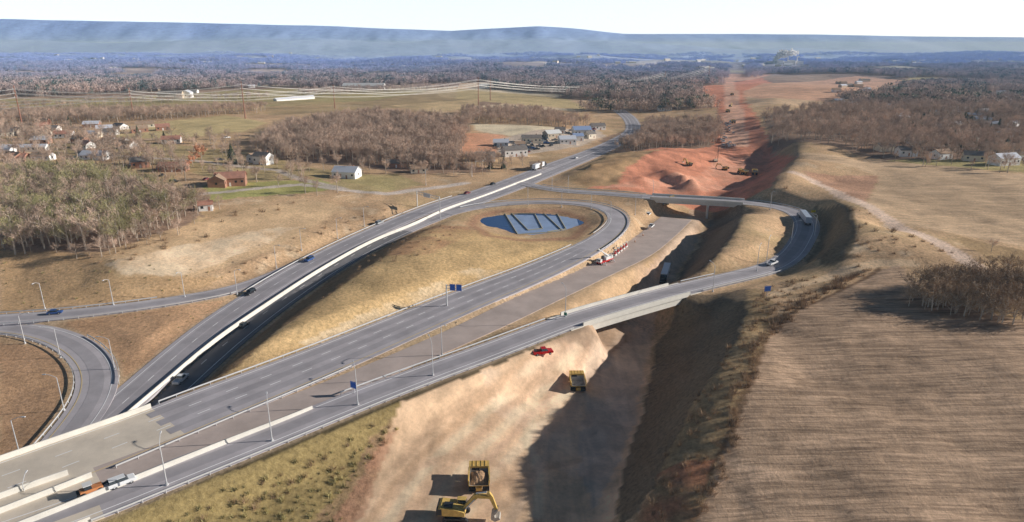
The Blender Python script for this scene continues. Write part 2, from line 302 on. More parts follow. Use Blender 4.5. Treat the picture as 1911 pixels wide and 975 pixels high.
reg([(345,745),(480,648),(600,560),(720,478),(800,428),(790,420),(640,505),(560,565),(440,660),(330,735)],(.16,.11,.065),.85,ragged=1.5)  # mound slope facing away from the sun, shade painted into the ground colour
reg([(150,960),(700,740),(1040,620),(1060,625),(760,745),(720,800),(660,900),(620,985),(100,990)],(.19,.155,.07),.9,ragged=1.5)
reg([(560,990),(640,900),(700,800),(740,770),(760,790),(700,900),(680,990)],scrubc,.9,ragged=2,nse=.8)
reg([(720,800),(760,745),(900,680),(1060,625),(1180,600),(1220,640),(1210,720),(1180,860),(1140,990),(650,990),(690,900)],sand,1,ragged=2,trk=1)
reg([(900,700),(1100,640),(1200,640),(1180,780),(1080,900),(950,800)],(.48,.39,.305),.7,nse=.6,ragged=3,trk=1)
reg([(1100,640),(1200,620),(1200,740),(1160,860),(1110,960),(1080,880)],(.38,.32,.27),.7,ragged=2,trk=1)  # cut floor in the bank's shadow, painted darker to deepen it
reg([(720,800),(740,790),(700,880),(680,960),(640,985),(600,985)],(.31,.18,.12),.8,ragged=2,nse=.6)
reg([(980,640),(1090,636),(1100,655),(1010,668)],(.27,.19,.15),.8,nse=.5)
reg([(1035,612),(1100,600),(1160,600),(1170,640),(1110,665),(1050,640)],(.26,.195,.145),.85,ragged=1,trk=1)
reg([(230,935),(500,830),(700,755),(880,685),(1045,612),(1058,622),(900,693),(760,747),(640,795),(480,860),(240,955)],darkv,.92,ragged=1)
reg([(1180,990),(1240,870),(1300,740),(1390,610),(1395,540),(1440,540),(1440,625),(1345,860),(1295,990)],(.24,.18,.105),.9,ragged=1.5)
reg([(1150,990),(1170,860),(1210,740),(1225,640),(1260,560),(1395,540),(1390,615),(1345,682),(1300,745),(1240,872),(1190,960)],(.13,.105,.075),.9,ragged=1.5)  # right bank of the cut, its shade deepened by dark ground colour
reg([(1180,990),(1225,890),(1290,860),(1340,860),(1295,990)],(.32,.14,.085),.7,nse=.5,ragged=1.5)
reg([(1520,380),(1590,385),(1600,440),(1590,480),(1545,500),(1500,490),(1530,440)],(.13,.10,.065),.9,ragged=1.5)  # loop's outer bank, dark scrub colour painted to deepen its shade
reg([(1245,545),(1275,500),(1308,450),(1335,385),(1392,388),(1372,432),(1335,478),(1295,525)],(.15,.11,.08),.85,ragged=1)  # upper cut bank below the crest, shade painted in as dark ground
reg([(1292,990),(1345,860),(1447,612),(1475,590),(1560,545),(1640,503),(1680,495),(1700,520),(1750,560),(1950,610),(1950,1000)],fbrown,1,row=1)
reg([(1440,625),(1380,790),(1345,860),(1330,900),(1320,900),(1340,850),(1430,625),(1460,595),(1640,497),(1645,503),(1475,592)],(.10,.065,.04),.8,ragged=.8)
reg([(1615,385),(1642,330),(1480,292),(1620,296),(1950,330),(1950,468),(1800,440),(1680,420)],ftan,1,row=.6)
reg([(1500,320),(1640,328),(1612,382),(1560,360)],(.34,.215,.15),1)
reg([(1780,438),(1911,468),(1950,500),(1830,480)],(.22,.16,.09),.8,ragged=2)
reg([(1180,600),(1180,555),(1225,480),(1262,430),(1290,385),(1325,385),(1300,450),(1265,510),(1235,560),(1220,600)],(.36,.27,.20),1,ragged=1,trk=.7)
reg([(940,600),(1190,470),(1240,440),(1225,480),(1170,560),(1060,585),(960,610)],(.41,.30,.19),.8,ragged=1,trk=.6)
reg([(1100,350),(1075,340),(1130,300),(1200,282),(1330,275),(1345,200),(1335,160),(1380,160),(1400,200),(1440,285),(1480,296),(1440,350),(1400,368),(1200,362)],redd,1,ragged=4,trk=.8)
reg([(1130,350),(1300,330),(1340,290),(1400,290),(1380,350),(1300,360)],(.50,.29,.21),.7,ragged=4,nse=.6,trk=.8)
reg([(1060,335),(1130,290),(1240,280),(1170,315),(1150,345),(1090,350)],(.35,.25,.14),.9,ragged=3)
reg([(1290,165),(1420,145),(1440,155),(1380,175),(1400,210),(1340,215),(1330,180)],redd,1,trk=.8)
reg([(1350,140),(1365,140),(1385,200),(1400,275),(1345,278),(1352,200)],(.54,.33,.25),.8,ragged=2)
reg([(1330,138),(1440,140),(1400,150),(1340,152)],(.45,.28,.2),1)
reg([(1250,362),(1400,362),(1300,350)],redd,.6)
def track(px,wd,c,a=.9):
    pl=np.array([G(u,v)[:2] for u,v in px]); b=(YY<pl[:,1].max()+20)&(YY>pl[:,1].min()-20); m=np.zeros(len(YY)); m[b]=1-sst(wd*.5,wd*.5+.9,dline(pl,XX[b]+nz2[b]*.6,YY[b])); mixc(m*a,c)
track([(1480,322),(1520,340),(1560,358),(1640,398),(1740,448),(1790,478),(1825,500)],6,(.48,.39,.33))
track([(1440,550),(1500,530),(1560,512),(1640,492),(1700,492)],4,(.45,.35,.24))
track([(1200,600),(1190,660),(1150,740),(1110,830)],6,(.44,.36,.29),.7)
track([(640,352),(560,335),(520,318),(440,310),(360,300),(200,290)],4.5,(.36,.33,.31))
track([(380,362),(560,345),(640,355),(720,362),(800,352),(870,342)],5.5,(.40,.37,.35))
for i,(c,a) in enumerate([((.36,.25,.165),.6),((.54,.43,.32),.6),((.38,.27,.19),.55),((.55,.44,.33),.5),((.37,.26,.19),.55),((.54,.43,.33),.5),((.39,.28,.2),.5)]):
    o=i*34; track([(680+o,985),(735+o,905),(790+o,845),(870+o*.9,775),(950+o*.8,700),(1020+o*.6,650)],1.0+.5*(i%2),c,a)
track([(740,870),(800,800),(880,745),(960,720),(1040,700)],1.3,(.36,.26,.18),.6); track([(830,975),(900,915),(1000,880),(1080,860)],1.4,(.37,.27,.19),.6); track([(950,975),(990,900),(1050,800),(1090,720),(1150,640),(1190,590)],1.6,(.36,.29,.23),.6)
track([(720,930),(780,870),(860,850),(940,870),(960,930),(900,960)],1.2,(.37,.27,.19),.5); track([(1000,960),(1010,880),(980,820),(1000,760),(1060,735)],1.4,(.56,.45,.34),.5)
track([(1180,480),(1200,520),(1195,600)],4,(.34,.25,.18),.6); track([(1300,400),(1260,470),(1230,530),(1205,590)],5,(.45,.36,.28),.7)
pondm=wpoly([(880,420),(890,405),(935,394),(1040,394),(1085,408),(1092,425),(1070,445),(985,449),(910,440)])
pm=np.zeros(len(YY)); bb=YY<450; pm[bb]=1-sst(0,5,dline(np.vstack([pondm,pondm[:1]]),XX[bb],YY[bb])); mixc(pm*.8,(.26,.15,.10))
mixc((1-sst(.4,1.8,EM))*.6,(.36,.29,.21))
COL*=np.array([1.75,1.62,1.50]); COL[:]=np.clip(COL,0,.85)
ft_=.94*sst(800,4600,YY); mixc(ft_,(.42,.60,1.0)); mixc((YY>7500)*sst(-.02,.2,-rough)*.45,(.27,.40,.78))  # blue aerial haze painted into far ground, darker ridge hollows as painted slope shade
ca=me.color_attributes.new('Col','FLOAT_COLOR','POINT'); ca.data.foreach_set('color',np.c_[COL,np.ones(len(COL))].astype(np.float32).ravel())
ra=me.attributes.new('Rows','FLOAT','POINT'); ra.data.foreach_set('value',ROW.astype(np.float32))
ra=me.attributes.new('Tracks','FLOAT','POINT'); ra.data.foreach_set('value',TRK.astype(np.float32))
gm=bpy.data.materials.new('ground_cover'); gm.use_nodes=True; nt=gm.node_tree; nd=nt.nodes; lk=nt.links.new; bs=nd['Principled BSDF']
bs.inputs['Roughness'].default_value=1; bs.inputs['Specular IOR Level'].default_value=.05
geo=nd.new('ShaderNodeNewGeometry')
def AT(n): a=nd.new('ShaderNodeAttribute'); a.attribute_name=n; return a
at=AT('Col'); ar=AT('Rows'); ak=AT('Tracks')
def NZ(sc,det=5,vec=None,ro=.6,dist=0):
    n=nd.new('ShaderNodeTexNoise'); n.inputs['Scale'].default_value=sc; n.inputs['Detail'].default_value=det; n.inputs['Roughness'].default_value=ro; n.inputs['Distortion'].default_value=dist; lk(vec or geo.outputs['Position'],n.inputs['Vector']); return n.outputs['Fac']
def MR(x,a,b,c,d):
    n=nd.new('ShaderNodeMapRange'); n.inputs[1].default_value=a;n.inputs[2].default_value=b;n.inputs[3].default_value=c;n.inputs[4].default_value=d; lk(x,n.inputs[0]); return n.outputs[0]
def MA(op,a,b):
    n=nd.new('ShaderNodeMath'); n.operation=op
    for i,x in enumerate((a,b)):
        if isinstance(x,(int,float)): n.inputs[i].default_value=x
        else: lk(x,n.inputs[i])
    return n.outputs[0]
def MP(rz,sc):
    mp=nd.new('ShaderNodeMapping'); mp.inputs['Rotation'].default_value=(0,0,math.radians(rz)); mp.inputs['Scale'].default_value=sc; lk(geo.outputs['Position'],mp.inputs['Vector']); return mp.outputs[0]
n1=NZ(.05,6); n2=NZ(.9,6,ro=.75); n3=NZ(.011,4)
n2f=MA('ADD',MA('MULTIPLY',MA('SUBTRACT',MR(n2,.3,.7,.58,1.42),1),MA('SUBTRACT',1,MA('MULTIPLY',MA('MAXIMUM',ak.outputs['Fac'],ar.outputs['Fac']),.68))),1)
f=MA('MULTIPLY',MR(n1,.3,.7,.80,1.20),n2f); f=MA('MULTIPLY',f,MR(n3,.3,.7,.86,1.14))
rf=MA('MULTIPLY',MR(NZ(1.5,4,MP(14,(.04,1.0,1)),.7,.5),.38,.62,.66,1.34),MR(NZ(.22,4,MP(8,(.12,1.0,1)),.6,1.2),.35,.65,.82,1.18))
f=MA('MULTIPLY',f,MA('ADD',MA('MULTIPLY',MA('SUBTRACT',rf,1),ar.outputs['Fac']),1))
tf=MA('MULTIPLY',MR(NZ(.28,5,MP(28,(1.0,.12,1)),.6,.8),.35,.65,.88,1.10),MR(NZ(.12,6,None,.65,.6),.35,.65,.80,1.15))
f=MA('MULTIPLY',f,MA('ADD',MA('MULTIPLY',MA('SUBTRACT',tf,1),ak.outputs['Fac']),1))
sc=nd.new('ShaderNodeVectorMath'); sc.operation='SCALE'; lk(at.outputs['Color'],sc.inputs[0]); lk(f,sc.inputs['Scale']); lk(sc.outputs[0],bs.inputs['Base Color'])
bp=nd.new('ShaderNodeBump'); bp.inputs['Distance'].default_value=.45; lk(MR(ak.outputs['Fac'],0,1,.6,.2),bp.inputs['Strength']); lk(n2,bp.inputs['Height']); lk(bp.outputs[0],bs.inputs['Normal'])
me.materials.append(gm); mkobj('ground',me)
# ---------- road ribbons
def frame(r):
    t=np.gradient(r[:,:2],axis=0); t/=np.linalg.norm(t,axis=1)[:,None]; return np.stack([-t[:,1],t[:,0]],1)
def sweep(mb,r,prof,mi=0,closed=False,miarr=None):
    nrm=frame(r); k=len(prof); vs=[]
    for p,n in zip(r,nrm):
        for o,z in prof:
            oo=o(p) if callable(o) else o
            vs.append((p[0]+n[0]*oo,p[1]+n[1]*oo,p[2]+z))
    base=len(mb.v); mb.v+=vs; kk=k if closed else k-1
    for i in range(len(r)-1):
        for j in range(kk):
            a=base+i*k+j; b=base+i*k+(j+1)%k; mb.f.append((a,a+k,b+k,b)); mb.m.append(mi if miarr is None else int(miarr[i]))
for n,r in RP.items():
    mb=MB(); base={'unfinished_carriageway':M_asph2}.get(n,M_asph); dk=((n=='highway_southbound')&(r[:,1]<300))*2  # dk picks the shade-darkened asphalt for the near southbound stretch
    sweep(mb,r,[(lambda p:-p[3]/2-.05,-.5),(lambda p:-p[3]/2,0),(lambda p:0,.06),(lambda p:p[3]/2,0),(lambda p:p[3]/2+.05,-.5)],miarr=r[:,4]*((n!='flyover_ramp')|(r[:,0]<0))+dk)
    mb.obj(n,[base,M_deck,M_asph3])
def off(r,o):
    q=r.copy(); nrm=frame(r); oo=np.array([o(p) if callable(o) else o for p in r]); q[:,0]+=nrm[:,0]*oo; q[:,1]+=nrm[:,1]*oo; return q
mk=MB()
def strip(r,o,wd=.22,mi=0,dash=None,dz=.07):
    q=off(r,o); L=np.r_[0,np.cumsum(np.linalg.norm(np.diff(q[:,:2],axis=0),axis=1))]
    if dash is None: sweep(mk,q,[(-wd/2,dz),(wd/2,dz)],mi); return
    s=0
    while s+dash[0]<L[-1]:
        t=np.linspace(s,s+dash[0],3); sub=np.stack([np.interp(t,L,q[:,k]) for k in range(q.shape[1])],1); sweep(mk,sub,[(-wd/2,dz),(wd/2,dz)],mi); s+=dash[0]+dash[1]
def subp(n,a,b): 
    r=RP[n]
    def f(a):
        best=None
        for k in range(len(r)):
            x,y,z=r[k,:3]; dz=H-z; t=y*cT+dz*sT; u=CX+F*x/t; v=CY+F*(dz*cT-y*sT)/t; d=(u-a[0])**2+(v-a[1])**2
            if best is None or d<best[0]: best=(d,k)
        return best[1]
    i,j=sorted((f(a),f(b))); return r[i:j+1]
for n in ('highway','highway_southbound'):
    r=RP[n]; strip(r,lambda p:p[3]/2-1.6,.26); strip(r,lambda p:-p[3]/2+1.6,.26); strip(r,0,dash=(3,9),wd=.24)
r=RP['elevated_highway']; r1=subp('elevated_highway',(0,907),(1090,465)); r2=subp('elevated_highway',(1090,465),(860,392))
for rr in(r1,r2): strip(rr,lambda p:p[3]/2-1.4,.26); strip(rr,lambda p:-p[3]/2+1.6,.26,mi=1)
strip(r1,lambda p:(p[3]/2-1.4)-(p[3]-3)/3.2,dash=(3,6),wd=.26); strip(r1,lambda p:(p[3]/2-1.4)-2*(p[3]-3)/3.2,dash=(3,6),wd=.26)
strip(RP['flyover_ramp'],lambda p:p[3]/2-1.2,.26); strip(RP['flyover_ramp'],lambda p:-p[3]/2+2.2,.26)
strip(RP['exit_ramp'],lambda p:p[3]/2-1.5); strip(RP['exit_ramp'],lambda p:-p[3]/2+1.5,mi=1)
strip(RP['loop_ramp'],lambda p:p[3]/2-1.5,mi=1); strip(RP['loop_ramp'],lambda p:-p[3]/2+1.5); 
mk.obj('road_markings',[M_line,M_yel])
pv=MB()
def lane(r,o,wd,mi=0,dz=.064): sweep(pv,off(r,o),[(-wd/2,dz),(wd/2,dz)],mi)
for k in(-1.75,1.75): lane(RP['highway'],k,3.0); lane(subp('highway_southbound',(800,410),(1158,205)),k,3.0)
lane(RP['flyover_ramp'],.4,3.2); lane(RP['loop_ramp'],0,3.4); lane(RP['exit_ramp'],0,3.4)
for q in(.5,1.5,2.5): lane(subp('elevated_highway',(300,790),(1090,465)),lambda p,q=q:(p[3]/2-1.4)-q*(p[3]-3)/3.2,2.6)
pv.obj('travelled_lanes',[asphalt('asphalt_worn',(.41,.38,.395))])
bar=[(0.33,0),(.12,.5),(.1,1.05),(-.1,1.05),(-.12,.5),(-.33,0)]
def barrier(path,name='concrete_barrier',h=1.0,wdt=1.0,down=0):
    mb=MB(); sweep(mb,path,[(x*wdt,(z*h if z>0 else -down)) for x,z in bar]); mb.obj(name,[M_conc])
B=spline([(*P(u,v,z),0,0) for u,v,z in [(60,935,-6.5),(150,855,-6.5),(212,797,-6.5),(300,722,-6.4),(400,637,-6),(500,568,-5),(600,503,-3.9),(700,448,-2.5),(770,420,-1.5),(830,392,-.7),(900,368,-.2),(960,345,0),(1010,326,0)]],2,6)
barrier(B,h=.85,wdt=1.0,down=.4)
def grail(path,name='guardrail'):
    mb=MB(); sweep(mb,path,[(.06,.45),(.0,.52),(.06,.6),(.0,.7),(.06,.78),(-.06,.78),(-.06,.45)],0,True)
    for p in path[::2]: mb.box((p[0],p[1],p[2]+.3),(.15,.15,.9),0)
    mb.obj(name,[M_steel])
barrier(off(subp('elevated_highway',(-60,940),(320,780)),lambda p:p[3]/2-.3),'bridge_parapet',1.1,1.2,.6)
barrier(off(subp('elevated_highway',(-60,940),(150,850)),lambda p:-p[3]/2+.3),'bridge_parapet',1.1,1.2,.6)
barrier(off(subp('unfinished_carriageway',(-60,985),(560,750)),lambda p:-p[3]/2+.1),'concrete_barrier',1.,1.1)
barrier(off(subp('unfinished_carriageway',(-60,985),(150,906)),lambda p:p[3]/2-.2),'bridge_parapet',1.1,1.2,.6)
barrier(off(subp('flyover_ramp',(-20,1010),(150,950)),lambda p:-p[3]/2+.2),'bridge_parapet',1.1,1.2,.6)
grail(off(subp('elevated_highway',(330,780),(1090,462)),lambda p:p[3]/2+.3))
grail(off(subp('elevated_highway',(190,835),(620,665)),lambda p:-p[3]/2-.3))
grail(off(subp('elevated_highway',(1090,462),(870,390)),lambda p:-p[3]/2-.3)); grail(off(subp('elevated_highway',(1130,440),(900,385)),lambda p:p[3]/2+.3))
grail(off(subp('flyover_ramp',(170,945),(1050,604)),lambda p:-p[3]/2-.2)); grail(off(subp('flyover_ramp',(650,752),(1040,607)),lambda p:p[3]/2+.2))
grail(off(subp('flyover_ramp',(1290,536),(1400,378)),lambda p:-p[3]/2-.2)); grail(off(subp('flyover_ramp',(1290,536),(1350,523)),lambda p:p[3]/2+.2))
grail(off(subp('flyover_ramp',(1200,367),(1000,348)),lambda p:-p[3]/2-.2)); grail(off(subp('flyover_ramp',(1200,367),(1000,348)),lambda p:p[3]/2+.2))
grail(off(subp('loop_ramp',(98,845),(-20,610)),lambda p:p[3]/2+.3)); grail(off(subp('loop_ramp',(200,730),(130,640)),lambda p:-p[3]/2-.3))
grail(off(subp('exit_ramp',(-60,600),(430,543)),lambda p:-p[3]/2-.3)); grail(off(subp('exit_ramp',(-60,600),(300,566)),lambda p:p[3]/2+.3)); grail(off(subp('highway',(490,548),(860,370)),lambda p:p[3]/2+.3))
def bridge(name,n,a,b,piers,pz,gd=2.1):
    r=subp(n,a,b); mb=MB(); W=r[0,3]
    sweep(mb,r,[(-W/2-.2,-.02),(-W/2-.2,-.6),(-W/2+.5,-.62),(-W/2+.5,-gd),(-W/2+.9,-gd),(-W/2+.9,-.62),(W/2-.9,-.62),(W/2-.9,-gd),(W/2-.5,-gd),(W/2-.5,-.62),(W/2+.2,-.6),(W/2+.2,-.02)],0)
    for s in(-1,1): sweep(mb,r,[(s*(W/2)-.2,-.3),(s*(W/2)-.18,1.05),(s*(W/2)+.18,1.05),(s*(W/2)+.22,-.3)],0)
    nn=frame(r)
    for f in (0.0,1.0):
        i=int(f*(len(r)-1)); p=r[i]; ang=math.atan2(nn[i][1],nn[i][0]); mb.box((p[0],p[1],p[2]-3.3),(W+1,1.2,5.4),0,rz=ang)
        for s in(-1,1):
            q=p[:2]+nn[i]*s*(W/2+.2); tx=np.array([nn[i][1],-nn[i][0]])*(-1 if f==0 else 1); q=q+tx*2.5; mb.box((q[0],q[1],p[2]-1.6),(.5,5,3.4),0,rz=ang)
    for f in piers:
        i=int(f*(len(r)-1)); p=r[i]; ang=math.atan2(nn[i][1],nn[i][0])
        mb.box((p[0],p[1],p[2]-2.6),(W-.5,1.3,1.0),0,rz=ang)
        for s in(-.33,0,.33):
            q=p[:2]+nn[i]*s*W; mb.cyl((q[0],q[1],pz-1),(q[0],q[1],p[2]-3.08),.55,n=12,mi=0)
    mb.obj(name,[M_conc])
bridge('highway_bridge','flyover_ramp',(1064,599),(1270,541),(),-9,2.9)
bridge('highway_bridge','flyover_ramp',(1390,378),(1215,368),(.4,),-8)
r=subp('elevated_highway',(-60,940),(300,795))
mb=MB(); W=19.5; sweep(mb,r,[(-W/2,-.1),(-W/2,-1.9),(W/2,-1.9),(W/2,-.1)]); mb.obj('bridge_girders',[M_conc])
# ---------- pond
zp=-2.1
pp=[P(u,v,zp) for u,v in [(882,420),(890,408),(915,399),(950,395),(1000,393),(1040,395),(1070,403),(1088,414),(1088,428),(1072,440),(1040,445),(985,446),(930,440),(895,431)]]
pr=spline([(*p,0,0) for p in pp+[pp[0]]],2,0)[:-1,:3]
wm=mat('pond_water_mat',(.04,.10,.26),.05,spec=.9); mb=MB(); mb.add([tuple(p) for p in pr],[tuple(range(len(pr)))]); mb.obj('pond',[wm])
wl=mat('pond_ice_mat',(.34,.45,.66),.35,var=.15,scale=.2)
mb=MB()
mb.add([P(u,v,zp+.01) for u,v in [(945,401),(1075,404),(1082,428),(1010,441),(960,438)]],[(4,3,2,1,0)],0)
mb.obj('pond_ice',[wl])
mb=MB()
def boom(px):
    for a,b in zip(px[:-1],px[1:]): mb.cyl(P(*a,zp+.1),P(*b,zp+.1),.34,n=6)
boom([(942,399),(966,438)]); boom([(955,399),(985,430),(1012,427),(998,400)]); boom([(1015,399),(1048,430)]); boom([(1040,400),(1056,428),(1022,433)]); boom([(966,438),(1085,430)]); boom([(942,399),(1000,399)])
mb.obj('floating_boom',[mat('boom_fabric',(.36,.33,.24),.8)])
# ---------- trees
def rv(): 
    v=Vector((random.gauss(0,1),random.gauss(0,1),random.gauss(0,1))); return v.normalized()
def bare_tree(h,ntw,tw,seed,mt=M_twig,spread=.33,limbs=9):
    random.seed(seed); mb=MB(); top=Vector((random.uniform(-.4,.4),random.uniform(-.4,.4),h*.8)); r=h*.018+.05
    mb.cyl((0,0,-.5),top*.5,r,r*.7,5,0); mb.cyl(top*.5,top,r*.7,r*.15,4,0); tips=[]
    for k in range(limbs):
        f=random.uniform(.28,.85); p=top*f; a=random.uniform(0,6.28); ln=h*spread*(1.25-f)*random.uniform(.7,1.3)+.8
        e=p+Vector((math.cos(a),math.sin(a),random.uniform(.5,1.1)))*ln*.8; mb.cyl(p,e,r*.4,r*.1,3,0); tips+= [(p,e)]*3
        for j in range(3):
            q=p.lerp(e,random.uniform(.4,.9)); e2=q+(rv()+Vector((math.cos(a)*.5,math.sin(a)*.5,.8)))*ln*.35; mb.cyl(q,e2,r*.16,r*.05,3,0); tips.append((q,e2))
    tips.append((top*.6,top*1.1))
    for k in range(ntw):
        p,e=random.choice(tips); q=p.lerp(e,random.uniform(.3,1.05))+rv()*h*.05; d=(rv()*.8+Vector((q.x*.12,q.y*.12,.6))).normalized()*random.uniform(.06,.13)*h; s=d.orthogonal().normalized(); s.rotate(Matrix.Rotation(random.uniform(0,6.28),3,d)); s*=tw*random.uniform(.6,1.3)
        mb.add([q-s,q+s,q+d],[(0,1,2)],1)
    return mb,[M_bark,mt]
def conifer(h,seed,n=420):
    random.seed(seed); mb=MB(); mb.cyl((0,0,-.5),(0,0,h),.22,.04,5,0)
    for k in range(n):
        f=random.random()**.8; z=h*(.08+.9*f); rr=(1-f)*h*.26*random.uniform(.75,1.15)+.2; a=random.uniform(0,6.28); d=Vector((math.cos(a),math.sin(a),-.25)); t=Vector((-math.sin(a),math.cos(a),0)); 
        p=Vector((0,0,z))+d*rr*random.uniform(.2,.6); w_=rr*.25+.15
        mb.add([p-t*w_*.3,p-t*w_+d*rr*.25,p+d*rr*.5+Vector((0,0,-.15*rr)),p+t*w_+d*rr*.25],[(0,1,2,3)],1)
    return mb,[M_bark,M_pine]
def bush(h,seed,n,tw,mt):
    random.seed(seed); mb=MB()
    for k in range(n):
        a=random.uniform(0,6.28); q=Vector((math.cos(a),math.sin(a),0))*random.uniform(0,.6)*h; d=(Vector((q.x*.6,q.y*.6,h))+rv()*h*.6)*random.uniform(.5,1); d.z=abs(d.z)+.1; s=rv()*tw
        mb.add([q-s,q+s,q+d],[(0,1,2)],0)
    return mb,[mt]
def clump(seed,R=15,n=11,ev=0):
    random.seed(seed); mb=MB()
    for k in range(n):
        c=Vector((random.uniform(-R,R),random.uniform(-R,R),0)); h=random.uniform(9,15); mi=2 if random.random()<ev else 1
        mb.cyl(c,c+Vector((0,0,h*.6)),.2,.1,3,0)
        for j in range(60):
            q=c+Vector((random.gauss(0,1.9),random.gauss(0,1.9),h*random.uniform(.3,.95))); d=(rv()+Vector((0,0,.5)))*1.6; s=rv()*(.45 if mi==1 else .8); mb.add([q-s,q+s,q+d],[(0,1,2)],mi)
    return mb,[M_bark,M_twig,M_pine]
def coll(name,items):
    c=bpy.data.collections.new(name)
    for mb,mats in items:
        o=bpy.data.objects.new(name,mb.mesh(name,mats)); c.objects.link(o)
    return c
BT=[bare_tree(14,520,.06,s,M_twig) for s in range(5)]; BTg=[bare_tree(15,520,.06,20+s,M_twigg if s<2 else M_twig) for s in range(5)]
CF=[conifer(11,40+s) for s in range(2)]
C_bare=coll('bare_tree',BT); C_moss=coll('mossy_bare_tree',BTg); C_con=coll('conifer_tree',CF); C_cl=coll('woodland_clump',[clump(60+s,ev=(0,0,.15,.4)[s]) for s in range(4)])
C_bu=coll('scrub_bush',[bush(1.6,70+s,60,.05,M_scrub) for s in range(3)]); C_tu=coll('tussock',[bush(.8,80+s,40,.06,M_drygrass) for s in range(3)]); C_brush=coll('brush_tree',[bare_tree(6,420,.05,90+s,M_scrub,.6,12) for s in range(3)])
def scatter(name,P3,scl,c):
    me=bpy.data.meshes.new(name); me.from_pydata(P3,[],[]); n=len(P3)
    if n==0:return
    a=me.attributes.new('sc','FLOAT','POINT'); a.data.foreach_set('value',[random.uniform(*scl) for _ in range(n)]); a=me.attributes.new('ro','FLOAT','POINT'); a.data.foreach_set('value',[random.uniform(0,6.28) for _ in range(n)])
    o=mkobj(name,me); ng=bpy.data.node_groups.new(name,'GeometryNodeTree'); ng.interface.new_socket('Geometry',in_out='INPUT',socket_type='NodeSocketGeometry'); ng.interface.new_socket('Geometry',in_out='OUTPUT',socket_type='NodeSocketGeometry')
    N=ng.nodes; gi=N.new('NodeGroupInput');go=N.new('NodeGroupOutput'); ip=N.new('GeometryNodeInstanceOnPoints'); ci=N.new('GeometryNodeCollectionInfo'); ci.inputs['Collection'].default_value=c; ci.inputs['Separate Children'].default_value=True; ci.inputs['Reset Children'].default_value=True
    na=N.new('GeometryNodeInputNamedAttribute'); na.data_type='FLOAT'; na.inputs['Name'].default_value='sc'; nb=N.new('GeometryNodeInputNamedAttribute'); nb.data_type='FLOAT'; nb.inputs['Name'].default_value='ro'; cx=N.new('ShaderNodeCombineXYZ')
    l=ng.links.new; l(gi.outputs[0],ip.inputs['Points']); l(ci.outputs[0],ip.inputs['Instance']); ip.inputs['Pick Instance'].default_value=True
    l(na.outputs['Attribute'],ip.inputs['Scale']); l(nb.outputs['Attribute'],cx.inputs['Z']); l(cx.outputs[0],ip.inputs['Rotation']); l(ip.outputs[0],go.inputs[0])
    md=o.modifiers.new('scatter','NODES'); md.node_group=ng; return o
def fill(px,sp,rm=3.5,keep=1.0,gap=0):
    po=wpoly(px); x0,y0=po.min(0);x1,y1=po.max(0); gx,gy=np.meshgrid(np.arange(x0,x1,sp),np.arange(y0,y1,sp)); gx=gx.ravel()+np.random.uniform(-.5,.5,gx.size)*sp*.95; gy=gy.ravel()+np.random.uniform(-.5,.5,gy.size)*sp*.95
    m=inpoly(po,gx+fbm(gx/20,gy/20,51)*14,gy+fbm(gx/20,gy/20,52)*14)&(np.random.rand(len(gx))<keep)
    if gap: m&=fbm(gx/30,gy/30,55)>-gap
    gx,gy=gx[m],gy[m]
    if len(gx)==0: return []
    if rm>0 and gy.min()<1000: k=road_e(gx,gy)[0].min(0)>rm; gx,gy=gx[k],gy[k]
    r=[(x,y,gz(x,y)-.1) for x,y in zip(gx,gy)]; random.shuffle(r); return r
scatter('woodland',fill([(-80,345),(150,338),(370,385),(375,405),(330,430),(200,465),(90,475),(-80,468)],4.8),(.65,1.2),C_moss)
scatter('woodland',fill([(-80,465),(90,470),(200,468),(330,432),(380,408),(385,380),(400,395),(340,440),(200,480),(0,480)],5),(.3,.7),C_bare)
scatter('woodland',fill([(480,288),(545,240),(700,220),(885,238),(868,262),(855,300),(930,318),(760,318),(640,302),(520,298)],5.6,4),(.7,1.2),C_bare)
scatter('woodland',fill([(1125,265),(1200,232),(1345,228),(1340,272),(1180,285),(1145,282)],6,5),(.6,1.0),C_bare)
scatter('woodland',fill([(1425,218),(1700,190),(1950,205),(1950,305),(1650,298),(1440,280)],7.4,5,gap=.12),(.6,1.05),C_bare)
scatter('conifer_stand',fill([(1700,190),(1950,200),(1950,290),(1720,280)],17,5),(.6,1.0),C_con)
scatter('woodland',fill([(1650,298),(1950,318),(1950,330),(1650,305)],9,5,.6),(.5,.95),C_bare)
scatter('woodland',fill([(860,212),(1000,210),(1100,232),(1075,242),(950,232),(870,232)],7),(.7,1.),C_bare)
scatter('woodland',fill([(-50,238),(200,232),(480,212),(500,205),(300,212),(-50,220)],7),(.7,1.),C_bare)
scatter('hedgerow_trees',fill([(0,205),(500,182),(510,186),(0,210)],9),(.5,.9),C_bare)
scatter('woodland',fill([(560,172),(860,162),(860,168),(560,180)],8),(.5,.9),C_bare)
scatter('hillside_trees',fill([(120,262),(480,262),(560,300),(760,335),(600,330),(480,350),(330,340),(150,290)],12,5,.65),(.5,1.05),C_bare)
scatter('hillside_trees',fill([(-50,240),(240,258),(300,320),(120,330),(-50,330)],9.5,5,.65),(.6,1.05),C_bare)
scatter('hillside_trees',fill([(760,325),(870,300),(990,300),(960,320),(860,335)],8,6,.7),(.4,.85),C_bare)
scatter('thicket',fill([(1690,575),(1720,545),(1780,532),(1950,545),(1950,620),(1800,600)],2.6),(.7,1.5),C_brush)
scatter('thicket',fill([(1800,500),(1911,505),(1911,540),(1830,530)],5),(.6,1.2),C_brush)
scatter('scrub',fill([(1200,985),(1240,890),(1300,760),(1390,625),(1400,545),(1440,545),(1440,625),(1345,860),(1295,985)],2.2,1,.7),(.35,1.1),C_bu)
scatter('hedgerow',fill([(1430,630),(1440,632),(1345,862),(1292,990),(1285,985)],1.3,1),(.5,1.0),C_bu)
